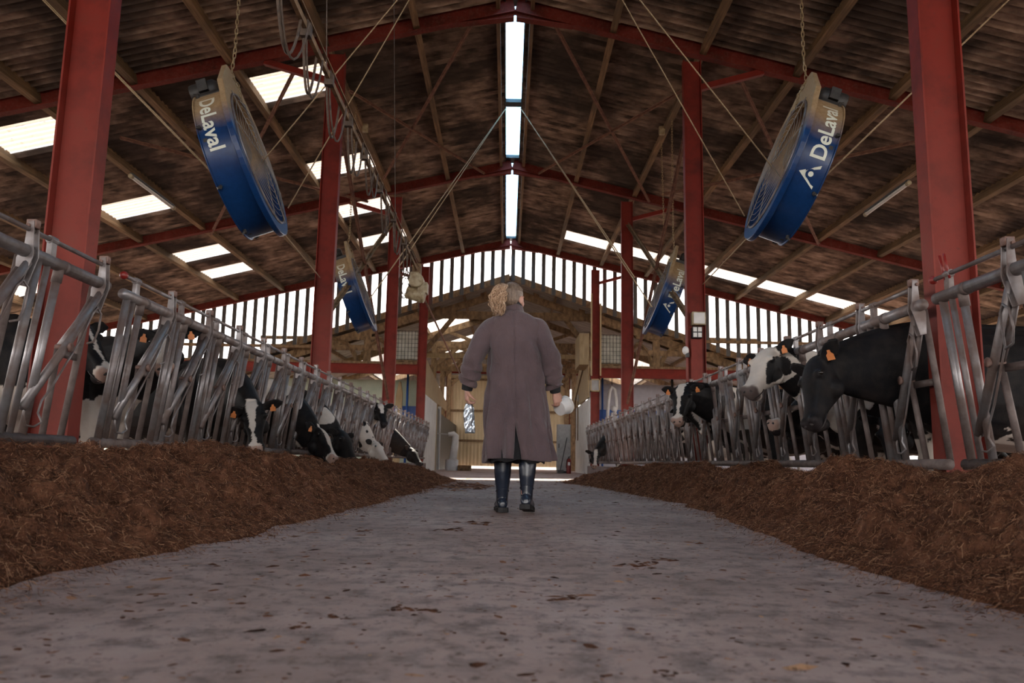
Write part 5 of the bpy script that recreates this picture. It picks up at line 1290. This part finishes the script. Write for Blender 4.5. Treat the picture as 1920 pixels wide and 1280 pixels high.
for sgx in (-.17, .15): tag(obj('wooden_batten', MB().box(3.05+sgx, 27.80, 3.42, 3.05+sgx+.05, 27.92, 6.35 if sgx < 0 else 6.0), 'plywood'), 'pale batten on the %s edge of the furthest right column' % ('left' if sgx < 0 else 'right'), 'batten')
lb = thing('box_lamp', 'square lamp in a pale frame on the furthest right column', 'lamp', (3.03, 27.8, 3.08))
obj('frame', MB().box(2.86, 27.72, 2.86, 3.20, 27.93, 2.90).box(2.86, 27.72, 3.26, 3.20, 27.86, 3.30).box(2.86, 27.72, 2.86, 2.90, 27.86, 3.30).box(3.16, 27.72, 2.86, 3.20, 27.86, 3.30), 'plywood', lb); obj('glass', MB().box(2.9, 27.76, 2.9, 3.16, 27.86, 3.26), 'grey_cabinet', lb)
# water tanks in cages on the loft
def ibc(x0, y0, label):
    r = thing('water_tank', label, 'tank', (x0+.4, y0+.4, 3.82), group='caged tanks on the loft'); x1, y1, z0, z1 = x0+.85, y0+.9, 3.98, 5.05
    obj('bottle', MB().box(x0+.03, y0+.03, z0+.02, x1-.03, y1-.03, z1-.02), 'tank_white', r, bevel=.06)
    mb = MB()
    for k in range(8):
        t = k/7; mb.tube([(x0+(x1-x0)*t, y0, z0), (x0+(x1-x0)*t, y0, z1)], .010, 5).tube([(x0, y0+(y1-y0)*t, z0), (x0, y0+(y1-y0)*t, z1)], .010, 5).tube([(x1, y0+(y1-y0)*t, z0), (x1, y0+(y1-y0)*t, z1)], .010, 5)
        z = z0+(z1-z0)*t; mb.tube([(x0, y1, z), (x0, y0, z), (x1, y0, z), (x1, y1, z)], .010, 5)
    obj('cage', mb, 'dark_metal', r)
    obj('pallet', MB().box(x0, y0, 3.93, x1, y1, 3.99).box(x0, y0, 3.82, x0+.15, y1, 3.93).box(x0+.35, y0, 3.82, x0+.5, y1, 3.93).box(x1-.15, y0, 3.82, x1, y1, 3.93), 'timber', r)
ibc(-4.15, 28.85, 'caged white water tank on the loft left of the passage, behind a column'); ibc(3.32, 28.85, 'caged white water tank on the loft right of the passage, behind a column')
# far end wall with sliding door
def corr_wall(mb, x0, x1, y, z0, z1, pitch=.2, d=.02):
    n = int((x1-x0)/pitch); v = []; f = []
    xs = []
    for k in range(n):
        b = x0 + (x1-x0)*k/n; w = (x1-x0)/n
        for u, dy in ((0, 0), (.42, 0), (.5, d), (.92, d)): xs.append((b + w*u, dy))
    xs.append((x1, 0)); 
    for x, dy in xs: v += [(x, y+dy, z0), (x, y+dy, z1), (x, y+dy+.004, z1), (x, y+dy+.004, z0)]
    for k in range(len(xs)-1):
        for q in range(4): a = k*4+q; b2 = k*4+(q+1) % 4; f.append((a, b2, b2+4, a+4))
    return mb.add(v, f)
dr = thing('door_2', 'tan corrugated steel sliding door closing the far end', 'door', (0, 46, 0), kind='structure')
obj('leaf', corr_wall(MB(), -3.3, 0.0, 46.0, .13, 5.3), 'beige_steel', dr); obj('leaf', corr_wall(MB(), 0.02, 3.3, 46.0, .13, 5.3), 'beige_steel', dr)
for z in (1.55, 3.25, 5.05): obj('door_rail', MB().box(-3.3, 45.9, z-.06, 3.3, 45.98, z+.06), 'timber', dr)
tag(obj('wall_end', corr_wall(corr_wall(MB(), -13.5, -3.35, 46.05, 0, 3.6), 3.35, 13.5, 46.05, 0, 3.6), 'timber'), 'brown corrugated end wall beside the sliding door', 'wall', kind='structure')
tag(obj('wall_end_top', corr_wall(MB(), -9, 9, 46.12, 4.6, 6.9), 'grey_sheet'), 'grey corrugated end wall above the sliding door', 'wall', kind='structure')
for i, x in enumerate((-3.45, 3.45)): tag(obj('steel_column', MB().ibeam((x, 45.8, 0), (x, 45.8, 6.0), .16, .2, up=(1, 0, 0)), 'rafter_red'), 'slim red column beside the far sliding door, %s' % ('left' if i == 0 else 'right'), 'column', kind='structure')
tag(obj('cross_beam', MB().ibeam((-6, 45.8, 5.5), (6, 45.8, 5.5), .12, .26), 'red_steel'), 'red steel beam above the far sliding door', 'beam', kind='structure')
# things along the far passage
cb = thing('steel_cabinet', 'tall grey steel cabinet standing at the right of the far passage', 'cabinet', (2.2, 31.2, 0))
obj('body', MB().box(1.93, 31.0, .08, 2.45, 31.5, 1.86), 'grey_cabinet', cb, bevel=.01); obj('door', MB().box(1.95, 30.98, .12, 2.43, 31.0, 1.82), 'grey_cabinet', cb, bevel=.004); obj('handle', MB().box(1.98, 30.955, .95, 2.01, 30.98, 1.12), 'dark_metal', cb); obj('plinth', MB().box(1.95, 31.03, 0, 2.43, 31.48, .08), 'dark_metal', cb)
ex = thing('fire_extinguisher', 'red fire extinguisher on the floor beside the grey cabinet', 'fire extinguisher', (2.32, 30.2, 0))
obj('cylinder', MB().lathe([(0, 0), (.085, 0), (.09, .02), (.09, .46), (.07, .53), (.03, .56), (0, .56)], c=(2.32, 30.2, 0), n=20), 'extinguisher_red', ex, smooth=True, auto=True); obj('valve', MB().box(2.29, 30.17, .56, 2.35, 30.23, .62).beam((2.32, 30.2, .62), (2.42, 30.2, .66), .03, .02), 'dark_metal', ex); obj('hose', MB().tube([(2.32, 30.15, .6), (2.24, 30.12, .5), (2.21, 30.12, .2)], .012, 6), 'dark_metal', ex); obj('tag', MB().box(2.28, 30.10, .3, 2.36, 30.115, .42), 'white_plastic', ex)
br = thing('broom', 'dark broom leaning on the grey cabinet', 'broom', (2.1, 30.7, 0)); obj('stick', MB().tube([(2.03, 30.55, .12), (2.30, 30.93, 1.35)], .016, 8), 'dark_metal', br); obj('brush', MB().beam((1.93, 30.55, .06), (2.15, 30.50, .06), .08, .12), 'dark_metal', br)
for nm, y, z0, z1 in (('fork', 34.0, 1.35, 3.05), ('shovel', 32.9, 1.3, 2.95)):
    t = thing('hand_tool', 'long-handled %s hung on the white wall at the right' % ('yard scraper' if nm == 'fork' else 'shovel'), 'tool', (2.88, y, z0)); obj('handle', MB().tube([(2.88, y, z0), (2.88, y, z1)], .022, 8), 'timber', t)
    obj('head', MB().box(2.86, y-.14, z1-.05, 2.90, y+.14, z1+.22) if nm == 'shovel' else MB().box(2.86, y-.2, z1, 2.90, y+.2, z1+.08), 'dark_metal' if nm == 'fork' else 'grey_cabinet', t, bevel=.01)
wd = thing('milk_pipe_stand', 'white pipe stand wrapped in plastic at the left of the far passage', 'pipe stand', (-2.2, 33.2, 0))
obj('base', MB().lathe([(0, 0), (.26, 0), (.27, .42), (.22, .46), (0, .46)], c=(-2.25, 33.2, 0), n=24), 'white_panel', wd, smooth=True, auto=True)
obj('pipe', MB().tube([(-2.22, 33.2, .4), (-2.14, 33.2, 1.0), (-2.12, 33.2, 1.42), (-2.2, 33.2, 1.5), (-2.42, 33.2, 1.46)], [.16, .15, .13, .10, .09], 14), 'white_plastic', wd, smooth=True); obj('bracket', MB().beam((-2.9, 33.2, 1.5), (-2.3, 33.2, 1.46), .05, .05).beam((-2.45, 33.2, 0.0), (-2.45, 33.2, 1.48), .05, .05), 'grey_cabinet', wd)
tag(obj('rubber_mat', MB().box(-2.0, 33.0, 0, -1.45, 33.5, .22), 'timber', bevel=.03), 'low brown block on the floor beside the white pipe stand', 'block')
